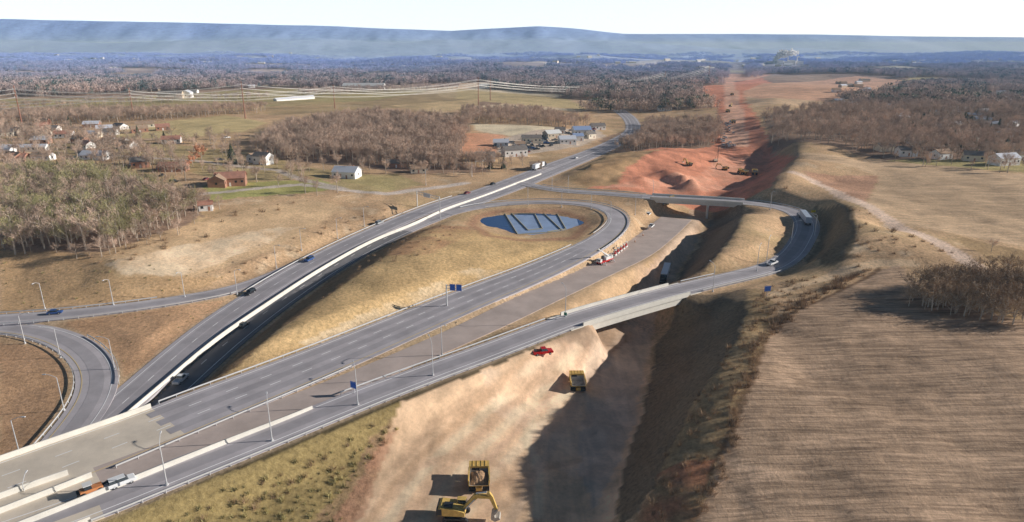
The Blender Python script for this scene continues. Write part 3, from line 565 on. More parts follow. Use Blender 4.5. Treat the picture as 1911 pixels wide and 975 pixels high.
scatter('hedgerow',fill([(1440,628),(1475,595),(1560,548),(1642,500),(1632,498),(1550,536),(1460,585),(1430,615)],1.8,1),(.6,1.3),C_bu)
scatter('scrub',fill([(260,970),(480,885),(740,775),(720,810),(660,900),(620,985),(150,990)],1.6,4.5,.75),(.4,1.3),C_tu)
scatter('scrub',fill([(330,945),(560,855),(740,775),(720,810),(640,900),(500,960),(300,980)],2.3,4,.65),(.3,1.0),C_bu)
scatter('scrub',fill([(180,475),(330,435),(480,385),(600,372),(300,470),(200,500)],5,1,.6),(.5,1.4),C_bu)
scatter('scrub',fill([(400,510),(560,440),(720,385),(760,395),(560,480),(430,530)],5,2,.5),(.4,1.2),C_bu)
scatter('scrub',fill([(720,435),(880,425),(800,475),(700,500),(560,600),(640,530)],4,1,.5),(.3,.8),C_bu)
scatter('scrub',fill([(1440,345),(1620,385),(1800,480),(1700,490),(1600,480),(1580,380),(1480,350)],4,2,.5,gap=.1),(.3,1.1),C_bu)
scatter('scrub',fill([(0,475),(180,480),(420,520),(300,560),(0,580)],4.5,2,.5),(.3,.9),C_tu)
scatter('scrub',fill([(1440,530),(1640,490),(1640,500),(1470,585),(1440,610)],3.2,1,.6),(.4,1.1),C_bu)
scatter('scrub',fill([(120,605),(420,560),(270,680),(225,705),(215,660)],4,1.5,.5),(.2,.6),C_tu)
rp=[wpoly(p) for p in ([(1290,165),(1440,138),(1690,145),(1690,175),(1540,195),(1420,215),(1330,225)],[(0,185),(520,163),(870,165),(1100,210),(860,200),(500,212),(0,225)],[(850,165),(1060,180),(1100,205),(960,200)])]
px_,py_,pz_=G(1465,120); print('plant',px_,py_,pz_)
cp=[]
yy=830.0
while yy<6500:
    st=17+max(0,yy-1500)*.009; xs=np.arange(-.95*yy,.95*yy,st)
    for x in xs:
        px=x+random.uniform(-.45,.45)*st; py=yy+random.uniform(-.45,.45)*st
        if cell(px+float(fbm(np.array([px/200]),np.array([py/200]),41)[0])*100,py+float(fbm(np.array([px/200]),np.array([py/200]),42)[0])*100)!='W': continue
        cp.append((px,py))
    yy+=st
ca_=np.array(cp); km=np.ones(len(ca_),bool)
for p in rp: km&=~inpoly(p,ca_[:,0],ca_[:,1])
km&=np.abs(ca_[:,0]-.325*ca_[:,1])>35
km&=~((np.abs(ca_[:,0]-px_*ca_[:,1]/py_)<90)&(ca_[:,1]<py_+60)&(ca_[:,1]>py_-500))
cp=[(x,y,gz(x,y)-.5) for x,y in ca_[km]]; random.shuffle(cp); print('clumps',len(cp)); scatter('distant_woodland',cp,(.8,1.2),C_cl)
BTm=[b.mesh('bare_tree',m) for b,m in BT]; CFm=[b.mesh('conifer_tree',m) for b,m in CF]; RTm=[b.mesh('russet_oak',m) for b,m in [bare_tree(12,900,.22,99,M_russet,.4)]]
def tree_at(u,v,kind,h,name):
    x,y,z=G(u,v); me={'b':BTm,'c':CFm,'r':RTm}[kind]; m=random.choice(me); mkobj(name,m,(x,y,z),random.uniform(0,6),sc=h/{'b':14,'c':11,'r':12}[kind])
for u,v,h in [(434,305,14),(258,256,10),(130,235,9),(110,320,7),(307,262,8),(915,315,10),(940,315,9),(900,300,8),(75,300,6),(60,330,9),(180,345,9)]: tree_at(u,v,'c',h,'conifer_tree')
for u,v,h in [(377,305,13),(852,280,9),(360,312,8)]: tree_at(u,v,'r',h,'russet_oak')
for u,v,h in [(570,362,12),(592,366,10),(630,360,13),(720,325,12),(775,325,12),(540,335,11),(480,340,12),(365,300,12),(280,295,12),(690,318,12),(820,310,11),(300,330,12),(520,350,9),(210,300,12),(1850,470,6)]: tree_at(u,v,'b',h,'bare_tree')
# ---------- houses
def house(u,v,w,d,h,rz,wall,roof,name='house',rh=None,world=None,win=True):
    x,y,z=world or G(u,v); e=bpy.data.objects.new(name,None); S.collection.objects.link(e); e.location=(x,y,z); e.rotation_euler=(0,0,math.radians(rz)); rh=rh or d*.28
    mb=MB(); a,b=w/2,d/2; mb.add([(-a,-b,-1.5),(a,-b,-1.5),(a,b,-1.5),(-a,b,-1.5),(-a,-b,h),(a,-b,h),(a,b,h),(-a,b,h),(-a,0,h+rh),(a,0,h+rh)],[(0,1,5,4),(2,3,7,6),(1,2,6,9,5),(3,0,4,8,7)],0); mb.obj('walls',[wall],e)
    mb=MB(); o=.4; k=rh/b
    for s in(-1,1):
        vs=[(-a-o,s*(b+o),h-k*o+.05),(a+o,s*(b+o),h-k*o+.05),(a+o,0,h+rh+.05),(-a-o,0,h+rh+.05)]; vs+=[(p[0],p[1],p[2]+.18) for p in vs]
        mb.add(vs,[(0,1,2,3),(7,6,5,4),(0,4,5,1),(1,5,6,2),(3,7,4,0)],0)
    mb.obj('roof',[roof],e)
    if win:
        mb=MB(); n=max(2,int(w/3.2))
        for i in range(n):
            xx=-a+w*(i+.5)/n
            for s in(-1,1):
                if s==-1 and i==n//2: continue
                mb.box((xx,s*b,h*.5+.3),(1.2,.08,1.2),0)
        for s in(-1,1): mb.box((s*a,0,h*.5+.3),(.08,1.2,1.2),0)
        mb.obj('windows',[M_glass],e); mb=MB(); xx=-a+w*(n//2+.5)/n; mb.box((xx,-b,1.05),(1,.1,2.1),0); mb.obj('door',[M_sidew if wall is M_brickd else M_brickd],e)
        mb=MB(); mb.box((a*.5,b*.3,h+rh*.9),(.8,.8,1.8),0); mb.obj('chimney',[M_brickd],e)
    return e
hs=[(62,252,14,8,3,20,M_brickd,M_roofb),(150,266,13,8,3,-15,M_brickd,M_roofd),(205,252,12,8,3,10,M_sidew,M_roofd),(238,276,14,8,3,-20,M_sidew,M_roofb),(180,297,18,9,3,-10,M_sidew,M_roofg),(262,312,10,8,4,30,M_brickd,M_roofd),(325,319,16,9,3,10,M_brickd,M_roofr),(432,345,16,10,4.5,15,M_brickd,M_roofr),(408,348,9,9,4,100,M_brickd,M_roofb),(492,306,11,8,5.5,-20,M_sidew,M_roofd),(476,302,8,7,4,60,M_sidew,M_roofb),(905,300,14,8,4,10,M_sidew,M_roofd),(800,304,12,8,3,0,M_tan,M_roofd),(780,322,10,7,3,15,M_cream,M_roofb),(40,300,9,7,3,0,M_brickd,M_roofr),(20,245,12,8,3,0,M_cream,M_roofb),(100,245,10,7,3,0,M_sidew,M_roofd),(735,312,9,7,3,0,M_brickd,M_roofd),(960,291,18,9,5,20,M_sidew,M_roofd),(1240,207,16,9,4,0,M_sidew,M_roofd),(1165,268,7,6,3,0,M_cream,M_roofd),(225,270,10,7,3,0,M_sidew,M_roofb),(80,240,10,7,3,30,M_brickd,M_roofr),(160,292,8,6,3,0,M_sidew,M_roofd),(255,308,7,6,3,40,M_sidew,M_roofb),(1000,315,8,6,3,0,M_tan,M_roofb)]
rh_=random.Random(12)
for k in range(22): hs.append((rh_.uniform(0,340),rh_.uniform(232,300),rh_.uniform(9,15),8,3.2,rh_.uniform(-40,40),rh_.choice((M_sidew,M_brickd,M_cream)),rh_.choice((M_roofd,M_roofb,M_roofr,M_roofg))))
for h in hs: house(*h,name='brick_house' if h[6] is M_brickd else 'siding_house')
for a in [(648,331,15,10,4,-12,M_sidew,M_roofg,'metal_shed'),(45,282,32,6,3,6,M_sidew,M_roofg,'mobile_home'),(320,184,30,14,6,10,M_tan,M_roofd,'farm_barn'),(350,183,16,12,7,100,M_sidew,M_roofg,'farm_barn'),(680,168,70,14,7,-4,M_sidew,M_white,'warehouse'),(550,187,62,7,2.5,55,M_sidew,M_roofg,'poultry_barn'),(385,392,6,5,3,20,M_sidew,M_roofr,'garden_shed'),(1085,252,16,10,5,10,M_sidew,M_roofbl,'commercial_building'),(1058,268,14,9,4,10,M_sidew,M_roofg,'commercial_building'),(1030,257,14,9,4,30,M_tan,M_white,'commercial_building'),(992,266,16,8,4,5,M_cream,M_roofd,'commercial_building'),(1115,242,14,8,4,15,M_sidew,M_roofd,'commercial_building'),(935,272,12,8,3,0,M_sidew,M_roofg,'commercial_building'),(1078,262,9,7,4,10,M_sidew,M_roofbl,'commercial_building'),(1100,258,9,7,4,40,M_cream,M_roofd,'commercial_building'),(970,275,8,6,3,10,M_sidew,M_roofb,'commercial_building'),(1045,248,9,7,3,0,M_sidew,M_roofd,'commercial_building'),(905,165,20,10,5,0,M_sidew,M_white,'farm_barn'),(1872,308,16,9,5,15,M_sidew,M_roofg,'barn'),(1690,290,12,8,4,0,M_sidew,M_roofd,'farmhouse'),(1755,296,12,8,4,20,M_sidew,M_roofb,'farmhouse'),(1815,300,12,8,4,-20,M_cream,M_roofd,'farmhouse'),(1900,298,12,8,4,0,M_sidew,M_roofd,'farmhouse')]: house(*a[:8],name=a[8],win=a[8] not in('warehouse','poultry_barn'))
random.seed(5)
for k in range(120):
    if k<65: u,v=random.uniform(1560,1900),random.uniform(150,205)
    elif k<90: u,v=random.uniform(1640,1900),random.uniform(205,290)
    else: u,v=random.uniform(0,500),random.uniform(130,178)
    house(u,v,random.uniform(9,17),7,3.5,random.uniform(-30,30),random.choice((M_sidew,M_cream,M_tan)),random.choice((M_roofd,M_roofg,M_roofb,M_roofg)),'farmhouse' if k>=90 else 'suburban_house',win=False)
for k in range(160):
    u,v=random.uniform(0,1911),random.uniform(96,135); x,y,z=G(u,v)
    if y>7000: continue
    house(u,v,random.uniform(14,40),12,5,random.uniform(-30,30),random.choice((M_sidew,M_cream)),random.choice((M_roofg,M_white)),'farmhouse',win=False)
# ---------- vehicles (+x forward)
def wheels(mb,xs,y,r,w,mi):
    for x in xs:
        for s in(-1,1): mb.cyl((x,s*y-s*w,r),(x,s*y,r),r,n=14,mi=mi); mb.cyl((x,s*y,r),(x,s*(y+.01),r),r*.5,n=8,mi=3)
def car_mesh(paint,kind='car'):
    mb=MB()
    if kind=='car':
        mb.prism([(-2.2,.35),(2.15,.35),(2.25,.6),(2.1,.78),(.95,.92),(-1.75,.98),(-2.2,.9)],-.88,.88,0)
        lo=[(1.0,.9),(-1.8,.95)]; hi=[(.3,1.42),(-1.2,1.44)]
    elif kind=='suv':
        mb.prism([(-2.35,.4),(2.3,.4),(2.35,.85),(2.2,1.0),(1.1,1.1),(-2.35,1.12)],-.93,.93,0); lo=[(1.15,1.08),(-2.3,1.1)]; hi=[(.6,1.72),(-2.05,1.74)]
    else:
        mb.prism([(-2.8,.5),(2.75,.5),(2.8,.95),(2.65,1.1),(1.3,1.2),(-.6,1.2),(-.6,.85),(-2.65,.85),(-2.65,1.2),(-2.8,1.2)],-.96,.96,0)
        for s in(-1,1): mb.box((-1.7,s*.92,1.03),(2.1,.08,.36),0)
        lo=[(1.35,1.18),(-.65,1.2)]; hi=[(.75,1.85),(-.45,1.86)]
    W=.86 if kind!='pickup' else .92; w2=W*.8
    vs=[(lo[0][0],-W,lo[0][1]),(lo[1][0],-W,lo[1][1]),(lo[1][0],W,lo[1][1]),(lo[0][0],W,lo[0][1]),(hi[0][0],-w2,hi[0][1]),(hi[1][0],-w2,hi[1][1]),(hi[1][0],w2,hi[1][1]),(hi[0][0],w2,hi[0][1])]
    mb.add(vs,[(0,1,5,4)[::-1],(1,2,6,5)[::-1],(2,3,7,6)[::-1],(3,0,4,7)[::-1]],1); mb.box(((hi[0][0]+hi[1][0])/2,0,hi[0][1]+.03),(hi[0][0]-hi[1][0]+.1,w2*2+.06,.07),0)
    L=1.35 if kind=='car' else (1.45 if kind=='suv' else 1.8); wheels(mb,(-L,L),.93 if kind!='pickup' else 1.0,.36,.25,2)
    return mb.mesh(kind,[paint,M_glass,M_tire,M_steel])
paints=[mat('paint_'+n,c,.35,spec=.5) for n,c in (('white',(.88,.88,.88)),('black',(.02,.02,.025)),('silver',(.4,.41,.42)),('blue',(.04,.1,.3)),('darkred',(.25,.03,.03)),('grey',(.12,.12,.13)))]
CMs=[car_mesh(p,k) for p in paints for k in('car','suv','pickup')]
def rdir(n,u,v):
    r=RP[n]; best=None
    for k in range(len(r)):
        X,Y,Z=r[k,:3]; t=Y*cT+(H-Z)*sT; uu=CX+F*X/t; vv=CY+F*((H-Z)*cT-Y*sT)/t; d=(uu-u)**2+(vv-v)**2
        if best is None or d<best[0]: best=(d,k)
    k=best[1]; a=r[max(k-2,0)];b=r[min(k+2,len(r)-1)]; return math.atan2(b[1]-a[1],b[0]-a[0]),r[k,2]+.07
def on_road(me,n,u,v,name,flip=False):
    a,z=rdir(n,u,v); x,y,_=P(u,v,z); return mkobj(name,me,(x,y,z),a+(math.pi if flip else 0))
W_,K_,S_,Bl=CMs[0:3],CMs[3:6],CMs[6:9],CMs[9:12]
on_road(S_[1],'highway',708,418,'suv'); on_road(Bl[1],'highway',577,487,'suv',True); on_road(K_[1],'highway',467,549,'suv',True); on_road(K_[0],'highway_southbound',455,609,'car'); on_road(W_[2],'highway_southbound',338,712,'pickup_truck')
on_road(Bl[0],'exit_ramp',103,586,'car'); on_road(W_[2],'flyover_ramp',1441,494,'pickup_truck'); on_road(W_[1],'flyover_ramp',228,904,'suv'); on_road(CMs[12],'highway',872,362,'car'); on_road(K_[0],'highway',920,345,'car'); on_road(W_[0],'highway',1075,296,'car')
for u,v in [(1200,405),(1210,402),(1215,425)]: on_road(random.choice(W_),'unfinished_carriageway',u,v,'pickup_truck')
x,y,z=G(1013,661); mkobj('red_pickup_truck',car_mesh(M_red,'pickup'),(x,y,z),math.radians(15))
for k in range(90):
    u=random.uniform(925,1110); v=291-(u-935)*.22+random.uniform(-22,5); x,y,z=G(u,v); mkobj('parked_car',random.choice(CMs),(x,y,z+.05),random.choice((.3,1.9)))
for k in range(25): x,y,z=G(1357+random.uniform(-12,14),random.uniform(225,275)); mkobj('parked_car',random.choice(W_),(x,y,z+.05),random.uniform(1.2,1.8))
for k in range(14): x,y,z=G(random.uniform(20,520),random.uniform(255,345)); mkobj('parked_car',random.choice(CMs),(x,y,z+.05),random.uniform(0,6))
def semi(trailer,cab):
    mb=MB(); mb.box((-3,0,2.55),(15,2.55,2.8),0); mb.box((-3,0,1.05),(14.6,1.2,.2),3); mb.prism([(5.2,1),(8.6,1),(8.7,2.1),(7.3,2.3),(6.9,3.5),(5.2,3.8)],-1.2,1.2,1); mb.box((7.12,0,2.85),(.1,2.1,.9),4); mb.box((6,0,.8),(5.5,1,.4),3)
    wheels(mb,(8,),1.2,.52,.3,2)
    for x in(4.7,5.9,-8.6,-9.8): wheels(mb,(x,),1.25,.52,.6,2)
    return mb.mesh('semi_truck',[trailer,cab,M_tire,M_steel,M_glass])
x,y,z=G(1240,522); SM=semi(paints[0],M_dark); mkobj('semi_truck',SM,(x,y,z),math.radians(72)+math.pi)
on_road(semi(mat('trailer_blue',(.45,.52,.62),.5),paints[0]),'flyover_ramp',1500,411,'semi_truck'); on_road(SM,'highway',1008,314,'semi_truck')
def haul(load):
    mb=MB(); W=2.15
    mb.box((0,0,1.3),(8,1.3,.7),0); mb.box((3.2,0,1.7),(2.2,3.2,1.4),0); mb.box((4.32,0,1.7),(.08,2.0,1.1),1)
    mb.box((2.6,.8,3.1),(1.7,1.6,1.5),0); mb.box((2.6,.8,3.25),(1.74,1.64,.8),4)
    mb.box((4.1,0,1.0),(.5,4.0,.5),0)
    for s in(-1,1): wheels(mb,(2.6,),2.2,1.15,.8,2)
    wheels(mb,(-2.3,),2.25,1.15,1.5,2)
    fl=[(-4.8,2.9),(-3.6,2.35),(1.4,2.0),(1.9,3.6)]
    for (a,b) in zip(fl[:-1],fl[1:]):
        mb.add([(a[0],-W,a[1]),(b[0],-W,b[1]),(b[0],W,b[1]),(a[0],W,a[1]),(a[0],-W,a[1]-.2),(b[0],-W,b[1]-.2),(b[0],W,b[1]-.2),(a[0],W,a[1]-.2)],[(0,1,2,3),(7,6,5,4)],3)
        mb.add([(a[0],-W,a[1]-.2),(a[0],W,a[1]-.2),(a[0],W,a[1]),(a[0],-W,a[1])],[(0,1,2,3)],0)
    for s in(-1,1): mb.prism([(-4.8,2.8),(-3.6,2.2),(1.4,1.9),(1.9,3.55),(1.9,3.95),(-4.3,3.75)],s*W-.1,s*W+.1,0); mb.prism([(-4.6,2.95),(-3.6,2.45),(1.4,2.1),(1.8,3.55),(1.8,3.8),(-4.25,3.65)],s*(W-.14)-.02,s*(W-.14)+.02,3)
    mb.box((-1.2,W+.15,3.75),(6,.15,.25),0); mb.box((-1.2,-W-.15,3.75),(6,.15,.25),0)
    for xx in(-3,-1.2,.6):
        for s in(-1,1): mb.box((xx,s*(W+.16),3.0),(.25,.14,1.3),0)
    mb.box((3.0,0,4.0),(2.6,2*W+.2,.16),0); mb.box((1.9,0,3.7),(.15,2*W,.6),0)
    for yy_ in(-1.4,-.5,.5,1.4): mb.box((3.0,yy_,4.12),(2.5,.12,.1),0)
    if load:
        n=9; vs=[];rr=random.Random(3)
        for i in range(n+1):
            for j in range(n+1):
                a=i/n;b=j/n; vs.append((-4.1+5.8*a,-W+.2+(2*W-.4)*b,2.6+1.5*math.sin(math.pi*a)**.7*math.sin(math.pi*b)**.8+rr.uniform(-.12,.12)))
        mb.add(vs,[(i*(n+1)+j,(i+1)*(n+1)+j,(i+1)*(n+1)+j+1,i*(n+1)+j+1) for i in range(n) for j in range(n)],5)
    return mb.mesh('haul_truck',[M_cat,M_dark,M_tire,M_tray,M_glass,M_soil])
HT=haul(False)
x,y,z=G(893,925); mkobj('haul_truck',haul(True),(x,y+3.4,z),math.radians(92),sc=(.78,.95,.92)); x,y,z=G(1079,735); mkobj('haul_truck',HT,(x,y+3.2,z),math.radians(91),sc=(.76,.9,.88))
def excav():
    mb=MB()
    for s in(-1,1):
        y0,y1=s*1.15,s*1.8; mb.prism([(-2.3,.5),(-2.0,.12),(-1.6,0),(1.6,0),(2.0,.12),(2.3,.5),(2.2,.8),(1.8,1.0),(-1.8,1.0),(-2.2,.8)],min(y0,y1),max(y0,y1),1); mb.box((0,s*1.45,.5),(3,.7,.45),0)
        for k in range(16): mb.box((-1.8+k*.24,s*1.48,1.02),(.1,.7,.06),1)
    mb.box((0,0,.85),(2.2,2.4,.5),1); mb.cyl((0,0,1.0),(0,0,1.3),.9,n=16,mi=1)
    mb.prism([(-3.1,1.35),(-3.3,1.8),(-3.2,2.7),(-2.6,2.95),(-.2,2.75),(1.6,2.2),(1.7,1.35)],-1.5,1.5,0); mb.box((-2.85,0,2.1),(.95,3.1,1.3),1); mb.box((-1.3,-.4,2.95),(1.6,1.4,.25),1)
    mb.prism([(.1,1.5),(1.9,1.5),(1.95,2.3),(1.6,3.2),(.2,3.25)],.6,1.55,4); mb.box((.9,1.08,3.28),(1.6,1.0,.1),0); mb.box((.12,1.08,2.4),(.12,1.0,1.8),0); mb.box((1.0,1.57,1.85),(1.8,.06,.7),0)
    mb.prism([(.9,1.9),(1.3,1.7),(3.9,4.5),(6.2,4.5),(6.4,4.9),(3.7,5.25),(3.3,5.1)],-.35,.35,0)
    mb.prism([(5.5,5.6),(6.0,5.7),(6.6,4.8),(7.4,2.2),(7.0,2.1),(5.9,4.6)],-.28,.28,0)
    mb.prism([(7.5,2.4),(6.9,2.2),(6.3,1.4),(6.3,.5),(7.0,.1),(7.9,.6),(7.75,1.1),(7.0,.9),(6.9,1.4)],-.85,.85,3)
    for s in(-1,1): mb.cyl((1.4,s*.45,1.9),(3.4,s*.45,4.3),.12,n=8,mi=5)
    mb.cyl((3.6,0,5.3),(5.5,0,5.65),.13,n=8,mi=5); mb.cyl((6.0,0,5.1),(6.8,.0,2.6),.1,n=6,mi=5)
    return mb.mesh('excavator',[M_cat,M_dark,M_tire,M_tray,M_glass,M_steel])
EX=excav(); x,y,z=G(852,966); mkobj('excavator',EX,(x,y,z),math.radians(-4),sc=1.1)
for u,v,r in [(1285,310,2),(1352,318,3),(1240,382,.3),(1363,200,1)]: x,y,z=G(u,v); mkobj('excavator',EX,(x,y,z),r,sc=.85)
for u,v,r in [(1385,325,2),(1408,326,1.3),(1358,210,1.5),(1368,230,1.5),(1366,178,1.5)]: x,y,z=G(u,v); mkobj('haul_truck',HT,(x,y,z),r,sc=.8)
def rig():
    mb=MB(); mb.box((0,0,.6),(5,3.2,1.1),1); mb.box((-.5,0,2.1),(5,2.8,1.7),0,tp=(.95,.95))
    for s in(-.35,.35):
        for t in(-.35,.35): mb.cyl((3+s,t,.5),(3+s,t,20),.08,n=4,mi=1)
    for k in range(19): mb.cyl((2.65,-.35,1+k),(3.35,.35,2+k),.05,n=4,mi=1)
    mb.cyl((-1,0,3),(3,0,14),.12,n=5,mi=1); return mb.mesh('drill_rig',[M_tan,M_dark])
x,y,z=G(1335,302); mkobj('drill_rig',rig(),(x,y,z),.4,sc=.6)
mb=MB(); mb.box((0,0,1.1),(11,2.6,.7),0); mb.prism([(4.3,1.4),(5.9,1.4),(6.0,2.2),(5.7,3.0),(4.3,3.0)],-1.25,1.25,1); mb.box((5.9,0,2.5),(.12,2.1,.6),4); mb.box((-1.5,0,2.2),(4.6,2.5,1.4),1,tp=(.9,.9)); mb.box((-4.2,0,2.2),(1.3,2.7,1.6),1); mb.box((.6,-1.0,2.6),(1.6,1,1.5),4)
wheels(mb,(-4.4,-3.1,1.6,3.2,4.8),1.3,.6,.4,2)
for a,b,w_ in((0,.36,.45),(.34,.7,.36),(.68,1,.28)):
    p0=Vector((-2.6,0,3.0));p1=Vector((6.5,0,8.5)); q0=p0.lerp(p1,a);q1=p0.lerp(p1,b); mb.cyl(q0,q1,w_,n=4,mi=1)
mb.cyl((0,0,2.7),(1.6,0,5.2),.18,n=8,mi=3); mb.cyl((6.5,0,8.5),(6.5,0,5.5),.04,n=4,mi=3)
for xx in(-3.8,3.9):
    mb.box((xx,0,.7),(.35,6.4,.3),1)
    for s in(-1,1): mb.cyl((xx,s*3.1,0),(xx,s*3.1,.7),.3,n=8,mi=3)
cm=mb.mesh('mobile_crane',[M_red,M_white,M_tire,M_steel,M_glass]); a,z=rdir('unfinished_carriageway',1130,495); x,y,_=P(1129,490,z); mkobj('mobile_crane',cm,(x,y,z),math.radians(228),sc=.8)
mb=MB(); mb.cyl((0,0,0),(0,0,.35),.32,.3,12,0); mb.cyl((0,0,.35),(0,0,.55),.3,.28,12,1); mb.cyl((0,0,.55),(0,0,.8),.28,.26,12,0); mb.cyl((0,0,.8),(0,0,1.0),.26,.2,12,1); mb.box((0,0,.03),(.8,.8,.06),2)
dm=mb.mesh('traffic_drum',[M_orange,M_white,M_tire])
for u,v in [(1200,440),(1185,452),(1215,425),(1140,478),(150,925)]: a,z=rdir('unfinished_carriageway',u,v); x,y,_=P(u,v,z); mkobj('traffic_drum',dm,(x,y,z),0,sc=1)
mb=MB()
for k in range(5):
    x0=k*3.4; mb.box((x0,0,.35),(1.8,1.0,.7),0); mb.box((x0,0,.95),(.9,.8,.5),1); mb.cyl((x0,0,1.2),(x0,0,2.2),.22,.16,8,1); mb.box((x0,0,2.3),(1.2,.8,.2),0)
a,z=rdir('unfinished_carriageway',1165,475); x,y,_=P(1148,477,z); mkobj('formwork_stack',mb.mesh('formwork_stack',[M_white,M_red]),(x,y,z),a+.1)
mb=MB(); mb.box((0,0,1.0),(4.0,1.8,.7),0,tp=(.9,.9)); mb.box((-.5,0,1.7),(1.3,1.4,1.0),1,tp=(.8,.85)); mb.box((-.5,0,2.25),(1.5,1.6,.1),4); mb.cyl((1.8,0,1),(3.0,0,1.5),.22,n=8,mi=2); mb.box((-1.9,0,.8),(.9,2.0,.5),2); wheels(mb,(-1.4,1.3),1.0,.55,.4,2)
om=mb.mesh('road_sweeper',[M_orange,M_glass,M_tire,M_steel,M_white]); on_road(om,'flyover_ramp',172,921,'road_sweeper')
# ---------- lamps
mb=MB(); mb.cyl((0,0,-.3),(0,0,.6),.3,.28,8,0); mb.cyl((0,0,.6),(0,0,9.2),.13,.08,8,0)
pr_=(0,0,9.2)
for k in range(1,7):
    t=k/6; q=(2.6*t,0,9.2+.9*math.sin(t*1.5)); mb.cyl(pr_,q,.06,n=6,mi=0); pr_=q
mb.box((2.9,0,10.08),(.9,.32,.16),0,tp=(.8,.7)); mb.box((2.95,0,9.98),(.5,.24,.06),1)
LM=mb.mesh('street_lamp',[M_steel,M_glass])
for u,v,r in [(47,642,0),(212,570,-90),(345,555,-90),(443,551,-30),(516,501,-30),(563,468,-30),(630,446,-30),(680,423,-30),(84,577,-90),(120,767,180),(113,668,200),(312,907,110),(508,824,110),(668,757,110),(808,702,110),(825,664,-60),(62,980,110),(38,853,0),(881,330,-30),(985,383,-90),(1048,387,-90),(1103,391,-100),(1139,412,180),(1185,402,0),(1330,545,110),(1437,392,-90),(1430,490,60),(1412,507,60),(1055,592,110),(1060,360,-90),(1030,354,-90),(795,346,-60),(822,408,-30),(214,690,180),(1476,455,0),(1520,440,180),(1218,372,90)]:
    x,y,z=G(u,v); mkobj('street_lamp',LM,(x,y,z),math.radians(r))
def sign(u,v,h,w,hh,c,rz,name='road_sign'):
    x,y,z=G(u,v); mb=MB(); mb.cyl((0,.1,0),(0,.1,h),.09,n=6,mi=0)
    mb.box((0,0,h-hh/2),(w,.06,hh),1); mb.box((0,-.033,h-hh/2),(w*.9,.01,hh*.88),2); mb.box((0,-.04,h-hh/2),(w*.86,.01,hh*.82),1)
    o=mb.obj(name,[M_steel,c,M_white]); o.location=(x,y,z); o.rotation_euler=(0,0,math.radians(rz))
sign(1431,553,3.4,2.2,1.8,M_blue,10); sign(661,735,3.2,2.0,1.8,M_blue,-30); sign(1517,402,2.6,2.4,1.2,mat('sign_yellow',(.8,.6,.02),.5),0); sign(1055,596,2.2,1,1,M_green,-30)
x,y,z=G(834,572); mb=MB(); mb.cyl((0,0,-.3),(0,0,7.5),.28,.2,10,0)
for zz in(6.2,7.2): mb.cyl((0,0,zz),(5.2,0,zz),.1,n=6,mi=0)
for k in range(5): mb.cyl((k,0,6.2 if k%2 else 7.2),(k+1,0,7.2 if k%2 else 6.2),.06,n=5,mi=0)
for xx in(2.1,4.2): mb.box((xx,-.2,6.7),(1.8,.1,2.2),1); mb.box((xx,-.27,6.7),(1.6,.02,2.0),2); mb.box((xx,-.285,6.7),(1.5,.02,1.9),1)
o=mb.obj('overhead_sign',[M_steel,M_blue,M_white]); o.location=(x,y,z); o.rotation_euler=(0,0,math.radians(-10))
a=Vector(G(779,386)); b=Vector(G(821,398)); mb=MB(); zt=7.5
for p in(a,b): mb.cyl(p,(p.x,p.y,p.z+zt+1),.25,n=8,mi=0)
for zz in(zt-.5,zt+.8): mb.cyl((a.x,a.y,a.z+zz),(b.x,b.y,b.z+zz),.14,n=6,mi=0)
for k in range(8):
    p=a.lerp(b,k/8);q=a.lerp(b,(k+1)/8); mb.cyl((p.x,p.y,p.z+zt-.5+(1.3 if k%2 else 0)),(q.x,q.y,q.z+zt-.5+(0 if k%2 else 1.3)),.08,n=5,mi=0)
d=(b-a).normalized(); p=a.lerp(b,.45); mb.box((p.x,p.y,p.z+zt),(5.5,.15,2.2),1,rz=math.atan2(d.y,d.x)); mb.obj('sign_gantry',[M_white,M_steel])
# ---------- power line
def pylon(x,y,z,h,rz,name='transmission_pole'):
    mb=MB(); mb.cyl((0,0,-1),(0,0,h),.65,.3,8,0)
    for k,f in enumerate((.97,.87,.77)): mb.cyl((-4.2,0,h*f-.6),(0,0,h*f),.12,.2,5,0); mb.cyl((0,0,h*f),(4.2,0,h*f-.6),.2,.12,5,0)
    for f in (.97,.87,.77):
        for s in(-4.2,4.2): mb.cyl((s,0,h*f-.6),(s,0,h*f-2.2),.12,n=5,mi=1)
    o=mb.obj(name,[M_rust,M_white]); o.location=(x,y,z); o.rotation_euler=(0,0,rz)
PL=[P(-420,262,8),G(42,236),G(458,222),G(893,196),G(1322,153)]; hp=[38,36,36,34,34]
mbw=MB()
def wires(PL,hp,rr=.13):
    for k in range(len(PL)):
        a=Vector(PL[max(k-1,0)]);b=Vector(PL[min(k+1,len(PL)-1)]); an=math.atan2((b-a).y,(b-a).x)+math.pi/2; pylon(*PL[k],hp[k],an)
    for k in range(len(PL)-1):
        a=Vector(PL[k]);b=Vector(PL[k+1]); d=(b-a); d.z=0; ln=d.length; nn=Vector((-d.y,d.x,0)).normalized()
        for f in(.97,.87,.77):
            for s in(-4.2,4.2):
                pv=None
                for j in range(25):
                    t=j/24; h=(hp[k]*(1-t)+hp[k+1]*t)*f-2.2; q=a.lerp(b,t)+nn*s+Vector((0,0,h-4*t*(1-t)*ln*.03))
                    if pv is not None: mbw.cyl(pv,q,rr,n=4)
                    pv=q
wires(PL,hp); wires([P(-500,236,10),G(250,222),G(625,203),G(915,188),G(1240,160)],[30,30,28,28,26])
mbw.obj('power_lines',[M_wire])
